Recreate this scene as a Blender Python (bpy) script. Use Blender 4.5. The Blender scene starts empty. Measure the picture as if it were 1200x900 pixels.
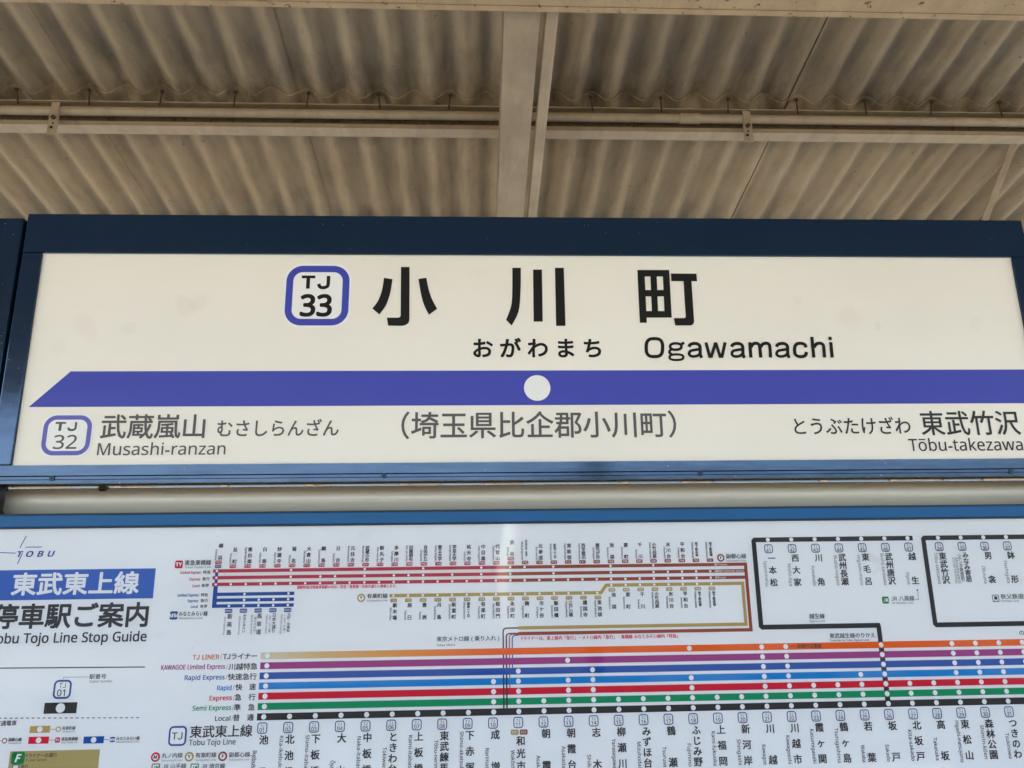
import bpy, math, random
import numpy as np
from math import sin, cos, tan, pi, radians

random.seed(7)
RNG = np.random.RandomState(11)
SC = bpy.context.scene
COL = SC.collection

# ------------------------------------------------------------------ camera
EYE = 1.5            # eye height over the platform
DIST = 1.25          # eye to the printed faces (plane y = 0)
FOCAL = 900.0        # focal length in pixels of a 1200 px wide picture
YAW, PITCH, ROLL = 0.0446315039, 0.2470275193, -0.0136349062
_F = np.array([sin(YAW) * cos(PITCH), cos(YAW) * cos(PITCH), sin(PITCH)])
_R0 = np.array([cos(YAW), -sin(YAW), 0.0])
_U0 = np.cross(_R0, _F)
_R = _R0 * cos(ROLL) + _U0 * sin(ROLL)
_U = -_R0 * sin(ROLL) + _U0 * cos(ROLL)
cam = bpy.data.cameras.new('camera')
cam.sensor_fit = 'HORIZONTAL'
cam.sensor_width = 36.0
cam.lens = 36.0 * FOCAL / 1200.0
cam.clip_start = 0.01
cam.clip_end = 2000.0
cam_ob = bpy.data.objects.new('camera', cam)
from mathutils import Matrix
cam_ob.matrix_world = Matrix(((_R[0], _U[0], -_F[0], 0.0), (_R[1], _U[1], -_F[1], -DIST), (_R[2], _U[2], -_F[2], EYE), (0, 0, 0, 1)))
COL.objects.link(cam_ob)
SC.camera = cam_ob

# ------------------------------------------------------------------ sky, sun, exposure
SUN_EL, SUN_AZ = radians(57.0), radians(205.0)       # azimuth clockwise from +Y: behind the camera, to its left
w = bpy.data.worlds.new('World')
SC.world = w
w.use_nodes = True
nt = w.node_tree
sky = nt.nodes.new('ShaderNodeTexSky')
sky.sky_type = 'NISHITA'
sky.sun_disc = False
sky.sun_elevation = SUN_EL
sky.sun_rotation = SUN_AZ
bg = nt.nodes['Background']
bg.inputs['Strength'].default_value = 0.15
nt.links.new(sky.outputs[0], bg.inputs['Color'])
sun = bpy.data.lights.new('sun', 'SUN')
sun.energy = 4.2
sun.angle = radians(0.53)
sun.color = (1.0, 0.93, 0.82)
sun_ob = bpy.data.objects.new('sun', sun)
from mathutils import Vector
_sd = Vector((sin(SUN_AZ) * cos(SUN_EL), cos(SUN_AZ) * cos(SUN_EL), sin(SUN_EL)))
sun_ob.rotation_euler = _sd.to_track_quat('Z', 'Y').to_euler()
sun_ob.location = (0, 0, 30)
COL.objects.link(sun_ob)
vs = SC.view_settings
vs.view_transform = 'Standard'
vs.look = 'None'
vs.exposure = 2.86
vs.gamma = 1.0
vs.use_curve_mapping = False
SC.cycles.use_denoising = True
SC.cycles.max_bounces = 8
SC.cycles.diffuse_bounces = 6


# ------------------------------------------------------------------ helpers
def P(px, py, y=0.0):
    """Point of the vertical plane at depth y met by the sight line measured in the photograph: (x, z)."""
    d = _F * FOCAL + _R * (px - 600.0) + _U * (450.0 - py)
    t = (DIST + y) / d[1]
    return d[0] * t, d[2] * t + EYE


class MB:
    """Collects pieces (vertices, faces, material index) and links them as one mesh object."""

    def __init__(self):
        self.v, self.f, self.m, self.n, self.mats, self.smooth = [], [], [], 0, [], []

    def mat(self, m):
        if m not in self.mats:
            self.mats.append(m)
        return self.mats.index(m)

    def add(self, verts, faces, m, smooth=False):
        i = self.mat(m)
        verts = np.asarray(verts, float).reshape(-1, 3)
        self.v.append(verts)
        for f in faces:
            self.f.append([k + self.n for k in f])
            self.m.append(i)
            self.smooth.append(smooth)
        self.n += len(verts)

    def box(self, x0, x1, y0, y1, z0, z1, m):
        v = [(x, y, z) for x in (x0, x1) for y in (y0, y1) for z in (z0, z1)]
        self.add(v, [(0, 1, 3, 2), (4, 6, 7, 5), (0, 4, 5, 1), (2, 3, 7, 6), (0, 2, 6, 4), (1, 5, 7, 3)], m)

    def extrude_x(self, prof, x0, x1, m):
        """profile: list of (y, z), counter-clockwise seen from +x"""
        n = len(prof)
        v = [(x0, y, z) for y, z in prof] + [(x1, y, z) for y, z in prof]
        f = [(i, (i + 1) % n, n + (i + 1) % n, n + i) for i in range(n)]
        self.add(v, f + [tuple(range(n))[::-1], tuple(range(n, 2 * n))], m)

    def tube(self, a, b, r, m, n=20, caps=True):
        a, b = Vector(a), Vector(b)
        q = (b - a).to_track_quat('Z', 'Y')
        v = []
        for c in (a, b):
            for k in range(n):
                v.append(c + q @ Vector((r * cos(2 * pi * k / n), r * sin(2 * pi * k / n), 0)))
        self.add([tuple(p) for p in v], [(k, (k + 1) % n, n + (k + 1) % n, n + k) for k in range(n)], m, True)
        if caps:
            self.add([tuple(p) for p in v], [tuple(range(n))[::-1], tuple(range(n, 2 * n))], m)

    # flat printed shapes in the plane y = -lift (facing the camera)
    def poly(self, pts, lift, m):
        self.add([(x, -lift, z) for x, z in pts], [tuple(range(len(pts)))], m)

    def rect(self, x0, x1, z0, z1, lift, m):
        self.poly([(x0, z0), (x1, z0), (x1, z1), (x0, z1)], lift, m)

    def disc(self, x, z, r, lift, m, n=24):
        self.poly([(x + r * cos(2 * pi * k / n), z + r * sin(2 * pi * k / n)) for k in range(n)], lift, m)

    def strip(self, pts, wd, lift, m, closed=False):
        """a line of width wd along pts with mitred joints"""
        p = np.asarray(pts, float)
        n = len(p)
        out_l, out_r = [], []
        for i in range(n):
            a = p[i - 1] if (i > 0 or closed) else None
            b = p[(i + 1) % n] if (i < n - 1 or closed) else None
            d1 = (p[i] - a) / (np.linalg.norm(p[i] - a) + 1e-12) if a is not None else None
            d2 = (b - p[i]) / (np.linalg.norm(b - p[i]) + 1e-12) if b is not None else None
            if d1 is None: d1 = d2
            if d2 is None: d2 = d1
            n1, n2 = np.array([-d1[1], d1[0]]), np.array([-d2[1], d2[0]])
            mm = n1 + n2
            mm /= np.linalg.norm(mm) + 1e-12
            k = min(1.0 / max(mm.dot(n1), 0.25), 2.5)
            out_l.append(p[i] + mm * k * wd / 2)
            out_r.append(p[i] - mm * k * wd / 2)
        v = [(x, -lift, z) for x, z in out_l] + [(x, -lift, z) for x, z in out_r]
        rng = range(n if closed else n - 1)
        self.add(v, [(n + i, n + (i + 1) % n, (i + 1) % n, i) for i in rng], m)

    def ring_rrect(self, cx, cz, wd, ht, rad, th, lift, m, fill=None, seg=8):
        def path(s):
            pts = []
            for (sx, sz, a0) in ((1, 1, 0), (-1, 1, 90), (-1, -1, 180), (1, -1, 270)):
                for k in range(seg + 1):
                    a = radians(a0 + 90 * k / seg)
                    pts.append((cx + sx * (wd / 2 - rad) + (rad - s) * cos(a), cz + sz * (ht / 2 - rad) + (rad - s) * sin(a)))
            return pts
        o, i = path(0), path(th)
        n = len(o)
        self.add([(x, -lift, z) for x, z in o + i], [(k, (k + 1) % n, n + (k + 1) % n, n + k) for k in range(n)], m)
        if fill:
            self.poly(i, lift, fill)

    def build(self, name, parent=None):
        me = bpy.data.meshes.new(name)
        if self.v:
            me.from_pydata(np.concatenate(self.v).tolist(), [], self.f)
            me.polygons.foreach_set('material_index', self.m)
            me.polygons.foreach_set('use_smooth', self.smooth)
        for m in self.mats:
            me.materials.append(m)
        me.update()
        o = bpy.data.objects.new(name, me)
        COL.objects.link(o)
        if parent is not None:
            o.parent = parent
            o.matrix_parent_inverse = Matrix.Translation(-parent_loc(parent))
        return o


def parent_loc(o):
    return Vector(o.location) if o.type == 'EMPTY' else Vector((0, 0, 0))


def bevel(o, width, seg=2):
    md = o.modifiers.new('bevel', 'BEVEL')
    md.width = width
    md.segments = seg
    md.limit_method = 'ANGLE'
    return o


def thing(name, loc, label, cat, group=None):
    o = bpy.data.objects.new(name, None)
    o.location = loc
    COL.objects.link(o)
    tag(o, label, cat, group)
    return o


def tag(o, label, cat, group=None):
    o['label'] = label
    o['category'] = cat
    if group:
        o['group'] = group
    return o


# ------------------------------------------------------------------ materials
def mat(name, col, rough=0.6, metal=0.0, spec=0.5, coat=0.0, coat_rough=0.08):
    m = bpy.data.materials.new(name)
    m.use_nodes = True
    b = m.node_tree.nodes['Principled BSDF']
    b.inputs['Base Color'].default_value = (*col, 1)
    b.inputs['Roughness'].default_value = rough
    b.inputs['Metallic'].default_value = metal
    b.inputs['Specular IOR Level'].default_value = spec
    b.inputs['Coat Weight'].default_value = coat
    b.inputs['Coat Roughness'].default_value = coat_rough
    return m


class G:
    """small node-graph writer"""

    def __init__(self, m):
        self.t = m.node_tree
        self.b = self.t.nodes['Principled BSDF']

    def n(self, kind, **kw):
        nd = self.t.nodes.new('ShaderNode' + kind)
        for k, v in kw.items():
            if hasattr(nd, k):
                setattr(nd, k, v)
            else:
                nd.inputs[k].default_value = v
        return nd

    def l(self, a, b):
        self.t.links.new(a, b)

    def coord(self, scale=(1, 1, 1), which='Object'):
        tc = self.n('TexCoord')
        mp = self.n('Mapping')
        mp.inputs['Scale'].default_value = scale
        self.l(tc.outputs[which], mp.inputs['Vector'])
        return mp.outputs[0]

    def noise(self, scale, vec, detail=4.0, rough=0.6):
        nd = self.n('TexNoise')
        nd.inputs['Scale'].default_value = scale
        nd.inputs['Detail'].default_value = detail
        nd.inputs['Roughness'].default_value = rough
        self.l(vec, nd.inputs['Vector'])
        return nd.outputs['Fac']

    def ramp(self, fac, stops):
        nd = self.n('ValToRGB')
        e = nd.color_ramp.elements
        while len(e) < len(stops):
            e.new(0.5)
        for k, (p, c) in enumerate(stops):
            e[k].position = p
            e[k].color = (*c, 1) if len(c) == 3 else c
        self.l(fac, nd.inputs['Fac'])
        return nd.outputs['Color']

    def mix(self, fac, a, b, mode='MIX'):
        nd = self.n('Mix')
        nd.data_type = 'RGBA'
        nd.blend_type = mode
        for s, v in ((0, fac), (6, a), (7, b)):
            if isinstance(v, (int, float)):
                nd.inputs[s].default_value = v
            elif isinstance(v, tuple):
                nd.inputs[s].default_value = (*v, 1)
            else:
                self.l(v, nd.inputs[s])
        return nd.outputs[2]

    def bump(self, h, strength, dist=0.002, to='Normal'):
        nd = self.n('Bump')
        nd.inputs['Strength'].default_value = strength
        nd.inputs['Distance'].default_value = dist
        self.l(h, nd.inputs['Height'])
        self.l(nd.outputs[0], self.b.inputs[to])


def g3(v):
    return (v, v, v)


def m_roof():
    m = mat('weathered cement sheet', (0.34, 0.29, 0.22), 0.85, spec=0.25)
    g = G(m)
    v = g.coord((1, 1, 1))
    streak = g.coord((9, 0.9, 9))
    base = g.ramp(g.noise(1.6, v, 6), [(0.28, (0.285, 0.225, 0.140)), (0.5, (0.345, 0.277, 0.178)), (0.72, (0.395, 0.328, 0.222))])
    st = g.ramp(g.noise(2.4, streak, 5, 0.65), [(0.34, g3(0.80)), (0.5, g3(0.97)), (0.66, g3(1.06))])
    c = g.mix(1.0, base, st, 'MULTIPLY')
    spk = g.ramp(g.noise(46, v, 3), [(0.66, g3(1.0)), (0.74, g3(0.45))])
    c = g.mix(0.75, c, spk, 'MULTIPLY')
    brn = g.ramp(g.noise(3.3, v, 5), [(0.58, g3(0)), (0.75, g3(0.6))])
    c = g.mix(brn, c, (0.20, 0.145, 0.09))
    # grime gathered uphill of the lap at the purlin
    sp = g.n('SeparateXYZ')
    g.l(v, sp.inputs[0])
    mr = g.n('MapRange')
    mr.inputs['From Min'].default_value = 0.92
    mr.inputs['From Max'].default_value = 1.30
    g.l(sp.outputs[1], mr.inputs['Value'])
    m2 = g.n('MapRange')
    m2.inputs['From Min'].default_value = 1.36
    m2.inputs['From Max'].default_value = 1.33
    g.l(sp.outputs[1], m2.inputs['Value'])
    gr = g.ramp(g.noise(7, g.coord((1.6, 0.55, 1)), 5, 0.65), [(0.40, g3(0)), (0.64, g3(1))])
    k1 = g.mix(1.0, mr.outputs[0], m2.outputs[0], 'MULTIPLY')
    k2 = g.mix(1.0, k1, gr, 'MULTIPLY')
    c = g.mix(k2, c, (0.115, 0.092, 0.066))
    g.l(c, g.b.inputs['Base Color'])
    g.bump(g.noise(60, v, 4), 0.2, 0.002)
    return m


def m_steel(name, col, rust=0.68):
    m = mat(name, col, 0.5, spec=0.4)
    g = G(m)
    v = g.coord()
    tone = g.ramp(g.noise(7, v, 5), [(0.3, tuple(c * 0.84 for c in col)), (0.7, tuple(c * 1.06 for c in col))])
    r1 = g.ramp(g.noise(38, v, 6, 0.7), [(rust, g3(0)), (rust + 0.025, g3(1))])
    c = g.mix(r1, tone, (0.10, 0.042, 0.018))
    dirt = g.ramp(g.noise(15, g.coord((1, 0.25, 1)), 6, 0.7), [(0.46, g3(0)), (0.75, g3(0.55))])
    c = g.mix(dirt, c, tuple(k * 0.48 for k in col))
    g.l(c, g.b.inputs['Base Color'])
    g.bump(g.noise(90, v, 3), 0.12, 0.001)
    return m


def m_blue(name, col, rough, metal):
    m = mat(name, col, rough, metal, 0.5 if metal else 0.25, 0.0, 0.12)
    g = G(m)
    v = g.coord((1, 1, 1))
    wipe = g.coord((2.2, 14, 14))
    tone = g.ramp(g.noise(5, wipe, 6, 0.7), [(0.3, tuple(c * 0.92 for c in col)), (0.72, tuple(min(1, c * 1.07) for c in col))])
    spk = g.ramp(g.noise(150, v, 2), [(0.735, g3(0)), (0.755, g3(1))])
    c = g.mix(spk, tone, (0.16, 0.20, 0.24))
    g.l(c, g.b.inputs['Base Color'])
    rr = g.ramp(g.noise(6, wipe, 6, 0.75), [(0.3, g3(max(0, rough - 0.03))), (0.7, g3(rough + 0.07))])
    g.l(rr, g.b.inputs['Roughness'])
    g.bump(g.noise(16, v, 3), 0.05, 0.004)
    return m


def m_face(name, col, rough, smudges, coat=0.0):
    m = mat(name, col, rough, 0, 0.5 if smudges else 0.25, coat, 0.06)
    g = G(m)
    v = g.coord((1, 1, 1))
    tone = g.ramp(g.noise(2.1, g.coord((1, 1, 2.2)), 5), [(0.3, tuple(c * 0.955 for c in col)), (0.7, tuple(min(1, c * 1.02) for c in col))])
    c = tone
    if smudges:
        nz = g.n('TexNoise')
        nz.inputs['Scale'].default_value = 22
        nz.inputs['Detail'].default_value = 4
        g.l(v, nz.inputs['Vector'])
        wob = g.n('VectorMath'); wob.operation = 'MULTIPLY_ADD'
        g.l(nz.outputs['Color'], wob.inputs[0])
        wob.inputs[1].default_value = (0.05, 0.0, 0.05)
        off = g.n('VectorMath'); off.operation = 'SUBTRACT'
        g.l(v, off.inputs[0]); off.inputs[1].default_value = (0.025, 0.0, 0.025)
        g.l(off.outputs[0], wob.inputs[2])
        for (sx_, sz_, rad, amt) in smudges:
            flat = g.n('VectorMath'); flat.operation = 'MULTIPLY'
            g.l(wob.outputs[0], flat.inputs[0]); flat.inputs[1].default_value = (1, 0, 1)
            ds = g.n('VectorMath'); ds.operation = 'DISTANCE'
            g.l(flat.outputs[0], ds.inputs[0]); ds.inputs[1].default_value = (sx_, 0, sz_)
            mr = g.n('MapRange')
            mr.inputs['From Min'].default_value = rad; mr.inputs['From Max'].default_value = rad * 0.45
            mr.inputs['To Max'].default_value = amt * 0.65
            g.l(ds.outputs['Value'], mr.inputs['Value'])
            c = g.mix(mr.outputs[0], c, tuple(k * q for k, q in zip(col, (0.70, 0.62, 0.54))))
    spk = g.ramp(g.noise(120, v, 2), [(0.775, g3(0)), (0.795, g3(0.75))])
    c = g.mix(spk, c, tuple(k * 0.45 for k in col))
    g.l(c, g.b.inputs['Base Color'])
    rr = g.ramp(g.noise(5, g.coord((1.2, 1, 6)), 6, 0.7), [(0.3, g3(rough * 0.85)), (0.7, g3(rough * 1.3))])
    g.l(rr, g.b.inputs['Roughness'])
    if coat:
        g.bump(g.noise(3.2, v, 2), 0.10, 0.02, 'Coat Normal')
    return m


def ink(name, col, coat=0.0, rough=0.42):
    m = mat(name, col, rough, 0, 0.13, coat, 0.06)
    if coat:
        g = G(m)
        g.bump(g.noise(3.2, g.coord(), 2), 0.10, 0.02, 'Coat Normal')
    return m


M = {}
M['roof'] = m_roof()
M['steel'] = m_steel('cream painted steel', (0.385, 0.315, 0.212))
M['girder'] = m_steel('warm cream painted steel', (0.46, 0.345, 0.195), 0.615)
M['conduit'] = m_steel('cream painted conduit', (0.43, 0.352, 0.240), 0.70)
M['shade_grime'] = m_steel('shaded grimy brown steel', (0.16, 0.115, 0.07), 0.56)  # brown rust and dirt, with the channel's shade put into the web colour
M['rust'] = mat('rusted iron', (0.075, 0.040, 0.020), 0.85)
M['blue'] = m_blue('navy anodised aluminium', (0.0012, 0.021, 0.060), 0.11, 0.36)
M['blue2'] = m_blue('blue painted aluminium', (0.003, 0.085, 0.235), 0.34, 0.0)
M['black'] = mat('flat black', (0.012, 0.012, 0.013), 0.6)
M['screw'] = mat('dark screw', (0.02, 0.035, 0.06), 0.4, 0.6)
M['pipe'] = mat('pale cream pipe paint', (0.66, 0.59, 0.46), 0.22)
M['acrylic'] = m_face('cream white acrylic', (0.80, 0.742, 0.635), 0.36, [(*P(px, py), rr, am) for px, py, rr, am in ((218, 357, .022, .25), (232, 355, .02, .22), (100, 383, .026, .18), (150, 385, .012, .18), (994, 372, .026, .22), (1032, 380, .012, .25), (935, 353, .014, .16), (1145, 378, .02, .14), (560, 320, .02, .08), (66, 410, .02, .12))])
M['paper'] = m_face('white map sheet', (0.82, 0.835, 0.85), 0.4, [(*P(px, py), rr, am) for px, py, rr, am in ((1026, 660, .010, .35), (1028, 670, .008, .25), (430, 627, .016, .16), (560, 640, .012, .12), (185, 742, .01, .14))], 0.0)
M['k'] = ink('black film', (0.010, 0.010, 0.008))
M['kg'] = ink('dark grey film', (0.040, 0.040, 0.042))
M['violet'] = m_face('violet film', (0.045, 0.055, 0.36), 0.36, None)
M['violet2'] = ink('pale violet film', (0.13, 0.13, 0.42))
M['halo'] = ink('white film', (0.80, 0.78, 0.74))
INK = {'k': (0.032, 0.030, 0.031), 'txt': (0.050, 0.047, 0.050), 'gry': (0.16, 0.16, 0.17), 'wht': (0.84, 0.85, 0.86), 'org': (0.8, 0.115, 0.006),
       'pur': (0.33, 0.026, 0.205), 'blu': (0.002, 0.075, 0.36), 'sky': (0.0, 0.22, 0.6), 'red': (0.64, 0.008, 0.033), 'grn': (0.0, 0.275, 0.115),
       'rose': (0.48, 0.045, 0.082), 'brn': (0.32, 0.068, 0.040), 'tan': (0.46, 0.325, 0.105), 'mmb': (0.025, 0.085, 0.32), 'navy': (0.040, 0.075, 0.27),
       'ttl': (0.045, 0.130, 0.48), 'ora': (0.72, 0.20, 0.08), 'logo': (0.045, 0.085, 0.34), 'box': (0.43, 0.345, 0.135), 'jr': (0.03, 0.23, 0.07), 'fgr': (0.01, 0.26, 0.06)}
for k_, c_ in INK.items():
    M['i_' + k_] = ink('map ink ' + k_, c_, 0.0)
# the limited express line is printed as a fade from pale sand to orange
m_ = ink('map ink fading orange', INK['org'], 0.0)
g_ = G(m_)
sep = g_.n('SeparateXYZ')
g_.l(g_.coord(), sep.inputs[0])
mr = g_.n('MapRange')
mr.inputs['From Min'].default_value = -0.335
mr.inputs['From Max'].default_value = 0.02
g_.l(sep.outputs[0], mr.inputs['Value'])
g_.l(g_.ramp(mr.outputs[0], [(0.0, (0.66, 0.60, 0.46)), (0.25, (0.70, 0.48, 0.22)), (0.6, (0.74, 0.29, 0.055)), (1.0, INK['org'])]), g_.b.inputs['Base Color'])
M['i_fade'] = m_
m_ = bpy.data.materials.new('clear cover film')
m_.use_nodes = True
t_ = m_.node_tree
t_.nodes.remove(t_.nodes['Principled BSDF'])
nn = t_.nodes.new
mixs, tr_, gl_, fr_ = nn('ShaderNodeMixShader'), nn('ShaderNodeBsdfTransparent'), nn('ShaderNodeBsdfGlossy'), nn('ShaderNodeFresnel')
gl_.inputs['Roughness'].default_value = 0.035
fr_.inputs['IOR'].default_value = 1.5
tc_, n1, n2, bp, ad = nn('ShaderNodeTexCoord'), nn('ShaderNodeTexNoise'), nn('ShaderNodeTexNoise'), nn('ShaderNodeBump'), nn('ShaderNodeMath')
n1.inputs['Scale'].default_value = 2.4
n1.inputs['Detail'].default_value = 1.5
n2.inputs['Scale'].default_value = 9.0
n2.inputs['Detail'].default_value = 2.0
sc_ = nn('ShaderNodeMath')
sc_.operation = 'MULTIPLY'
sc_.inputs[1].default_value = 0.75
ad.operation = 'MULTIPLY_ADD'
ad.inputs[1].default_value = 0.10
bp.inputs['Strength'].default_value = 0.35
bp.inputs['Distance'].default_value = 0.012
for a_, b_ in ((tc_.outputs['Object'], n1.inputs['Vector']), (tc_.outputs['Object'], n2.inputs['Vector']), (n2.outputs['Fac'], ad.inputs[0]), (n1.outputs['Fac'], ad.inputs[2]),
               (ad.outputs[0], bp.inputs['Height']), (bp.outputs[0], gl_.inputs['Normal']), (bp.outputs[0], fr_.inputs['Normal']), (fr_.outputs[0], sc_.inputs[0]), (sc_.outputs[0], mixs.inputs[0]),
               (tr_.outputs[0], mixs.inputs[1]), (gl_.outputs[0], mixs.inputs[2]), (mixs.outputs[0], t_.nodes['Material Output'].inputs['Surface'])):
    t_.links.new(a_, b_)
M['cover'] = m_
I = lambda k: M['i_' + k]


# ------------------------------------------------------------------ lettering
_GC = {}


def _raw(body, res):
    cu = bpy.data.curves.new('glyph', 'FONT')
    cu.body = body
    cu.resolution_u = res
    o = bpy.data.objects.new('glyph', cu)
    COL.objects.link(o)
    bpy.context.view_layer.update()
    dg = bpy.context.evaluated_depsgraph_get()
    ev = o.evaluated_get(dg)
    me = bpy.data.meshes.new_from_object(ev)
    n = len(me.vertices)
    co = np.zeros(n * 3)
    me.vertices.foreach_get('co', co)
    fs = [tuple(p.vertices) for p in me.polygons]
    bpy.data.meshes.remove(me)
    bpy.data.objects.remove(o)
    bpy.data.curves.remove(cu)
    return co.reshape(-1, 3)[:, :2], fs


def glyph(c, res=2):
    key = (c, res)
    if key not in _GC:
        if c in ' \u3000':
            _GC[key] = (np.zeros((0, 2)), [], 0.30 if c == ' ' else 1.0)
        else:
            v, f = _raw(c, res)
            if c in 'ＴＪ':                # full-width letter set close
                v = v - np.array([v[:, 0].min() - 0.05, 0.0])
                _GC[key] = (v, f, v[:, 0].max() + 0.085)
                return _GC[key]
            if 0x2E80 <= ord(c) < 0x1D000:
                adv = 1.0
            else:
                v2, _f = _raw(c + c, res)
                adv = v2[:, 0].max() - v[:, 0].max() if len(v) else 0.5
            _GC[key] = (v, f, adv)
    return _GC[key]


def sans(s, bold=False):
    """latin letters and digits of the plain sans-serif alphabet in the built-in font"""
    u, lo, d = (0x1D5D4, 0x1D5EE, 0x1D7EC) if bold else (0x1D5A0, 0x1D5BA, 0x1D7E2)
    out = ''
    for c in s:
        if c == 'J': out += 'Ｊ'
        elif 'A' <= c <= 'Z': out += chr(u + ord(c) - 65)
        elif 'a' <= c <= 'z': out += chr(lo + ord(c) - 97)
        elif '0' <= c <= '9': out += chr(d + ord(c) - 48)
        else: out += c
    return out


MACRON = {'ō': 'o', 'ū': 'u', 'Ō': 'O'}


def write(mb, s, x, z, h, m, lift, align='l', dil=0.0, sx=1.0, fit=None, mode='h', pitch=None, res=2, latin='reg', slant=0.0):
    """Letters of em size h. mode h: line whose em centre is at height z; v: column downwards, z = top, one letter per pitch;
    r: line turned to read downwards, starting at z, column centre x. fit: total length of the line."""
    if latin in ('reg', 'bold') and mode != 'v':
        s2 = ''
        for c in s:
            s2 += MACRON.get(c, c)
        marks = [i for i, c in enumerate(s) if c in MACRON]
        s = sans(s2, latin == 'bold')
    else:
        marks = []
    gl = [glyph(c, res) for c in s]
    k = 1 if dil <= 0 else 8
    offs = [(0, 0)] if dil <= 0 else [(dil * cos(a), dil * sin(a)) for a in [2 * pi * q / k + pi / 8 for q in range(k)]]
    if dil > 0 and h < 0.02:
        offs = [(-dil, -dil * 0.7), (dil, -dil * 0.7), (-dil, dil * 0.7), (dil, dil * 0.7)]
    pos, cur = [], 0.0
    if mode == 'v':
        p = pitch or h
        for i, gq in enumerate(gl):
            pos.append((-0.5, -i * p / h - 0.86))
    else:
        for gq in gl:
            pos.append((cur * sx, -0.36))
            cur += gq[2] * (1.0 if pitch is None else pitch)
        total = cur * sx
        if fit:
            q = fit / h / total
            sx *= q
            pos = [(a * q, b) for a, b in pos]
            total *= q
        sh = {'l': 0.0, 'c': -total / 2, 'r': -total}[align]
        pos = [(a + sh, b) for a, b in pos]
    items = []
    for (gx, gz), (v, f, adv) in zip(pos, gl):
        items.append((v * np.array([sx if mode != 'v' else sx, 1.0]) + np.array([gx + (0 if mode != 'v' else 0.5 - 0.5 * sx), gz]), f))
    for i in marks:
        gx, gz = pos[i]
        v, f, adv = gl[i]
        top = v[:, 1].max() + 0.10
        a, b = gx + v[:, 0].min() * sx + 0.04, gx + v[:, 0].max() * sx - 0.04
        items.append((np.array([(a, gz + top), (b, gz + top), (b, gz + top + 0.065), (a, gz + top + 0.065)]), [(0, 1, 2, 3)]))
    for v, f in items:
        if not len(v):
            continue
        for j, (ox, oz) in enumerate(offs):
            q = (v + np.array([ox, oz])) * h
            if slant:
                q = q + np.stack([q[:, 1] * slant, q[:, 1] * 0], 1)
            if mode == 'r':
                q = np.stack([q[:, 1], -q[:, 0]], 1)
            n = len(q)
            mb.add(np.stack([q[:, 0] + x, np.full(n, -lift - j * 0.000012), q[:, 1] + z], 1), f, m)


def smooth(pts, closed=False, sub=6):
    p = [np.array(q, float) for q in pts]
    n = len(p)
    out = []
    for i in range(n if closed else n - 1):
        p0 = p[i - 1] if (i > 0 or closed) else p[i]
        p1, p2 = p[i], p[(i + 1) % n]
        p3 = p[(i + 2) % n] if (i + 2 < n or closed) else p2
        for k in range(sub):
            t = k / sub
            out.append(0.5 * (2 * p1 + (p2 - p0) * t + (2 * p0 - 5 * p1 + 4 * p2 - p3) * t * t + (3 * p1 - p0 - 3 * p2 + p3) * t ** 3))
    if not closed:
        out.append(p[-1])
    return out


def sup(cx, cy, rx, ry, e=2.7, n=40):
    out = []
    for k in range(n):
        a = 2 * pi * k / n
        c, s = cos(a), sin(a)
        out.append((cx + rx * math.copysign(abs(c) ** (2 / e), c), cy + ry * math.copysign(abs(s) ** (2 / e), s)))
    return out


# ================================================================== SETTING
def structure(o):
    o['kind'] = 'structure'
    return o


def m_ground(name, c0, c1, sc):
    m = mat(name, c0, 0.9, spec=0.2)
    g = G(m)
    v = g.coord()
    g.l(g.ramp(g.noise(sc, v, 8, 0.7), [(0.3, c0), (0.7, c1)]), g.b.inputs['Base Color'])
    g.bump(g.noise(sc * 6, v, 4), 0.4, 0.01)
    return m


M['asphalt'] = m_ground('platform paving', (0.30, 0.275, 0.235), (0.40, 0.37, 0.32), 3.0)
M['old_asphalt'] = m_ground('old asphalt', (0.085, 0.08, 0.075), (0.14, 0.13, 0.12), 2.0)
M['ballast'] = m_ground('track ballast', (0.22, 0.18, 0.13), (0.36, 0.30, 0.23), 9.0)
M['ochre'] = mat('yellow tactile strip', (0.62, 0.42, 0.05), 0.7)
M['wall'] = m_ground('pale rendered wall', (0.22, 0.20, 0.16), (0.36, 0.34, 0.28), 1.2)
M['glass'] = mat('dark window glass', (0.02, 0.025, 0.03), 0.06)

b = MB(); b.box(-400, 400, -400, 400, -1.6, -1.1, M['ballast']); structure(b.build('ground'))
b = MB(); b.box(-40, 40, -5.2, 4.6, -1.1, 0.0, M['asphalt']); structure(b.build('platform'))
b = MB(); b.box(-40, 40, -4.7, -4.4, 0.0, 0.006, M['ochre']); structure(b.build('tactile_path'))
b = MB(); b.box(-40, 40, -18.0, -11.0, -1.1, 0.0, M['old_asphalt']); structure(b.build('opposite_platform'))  # unseen platform added for reflection, darkened to dull it in the boards


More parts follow.
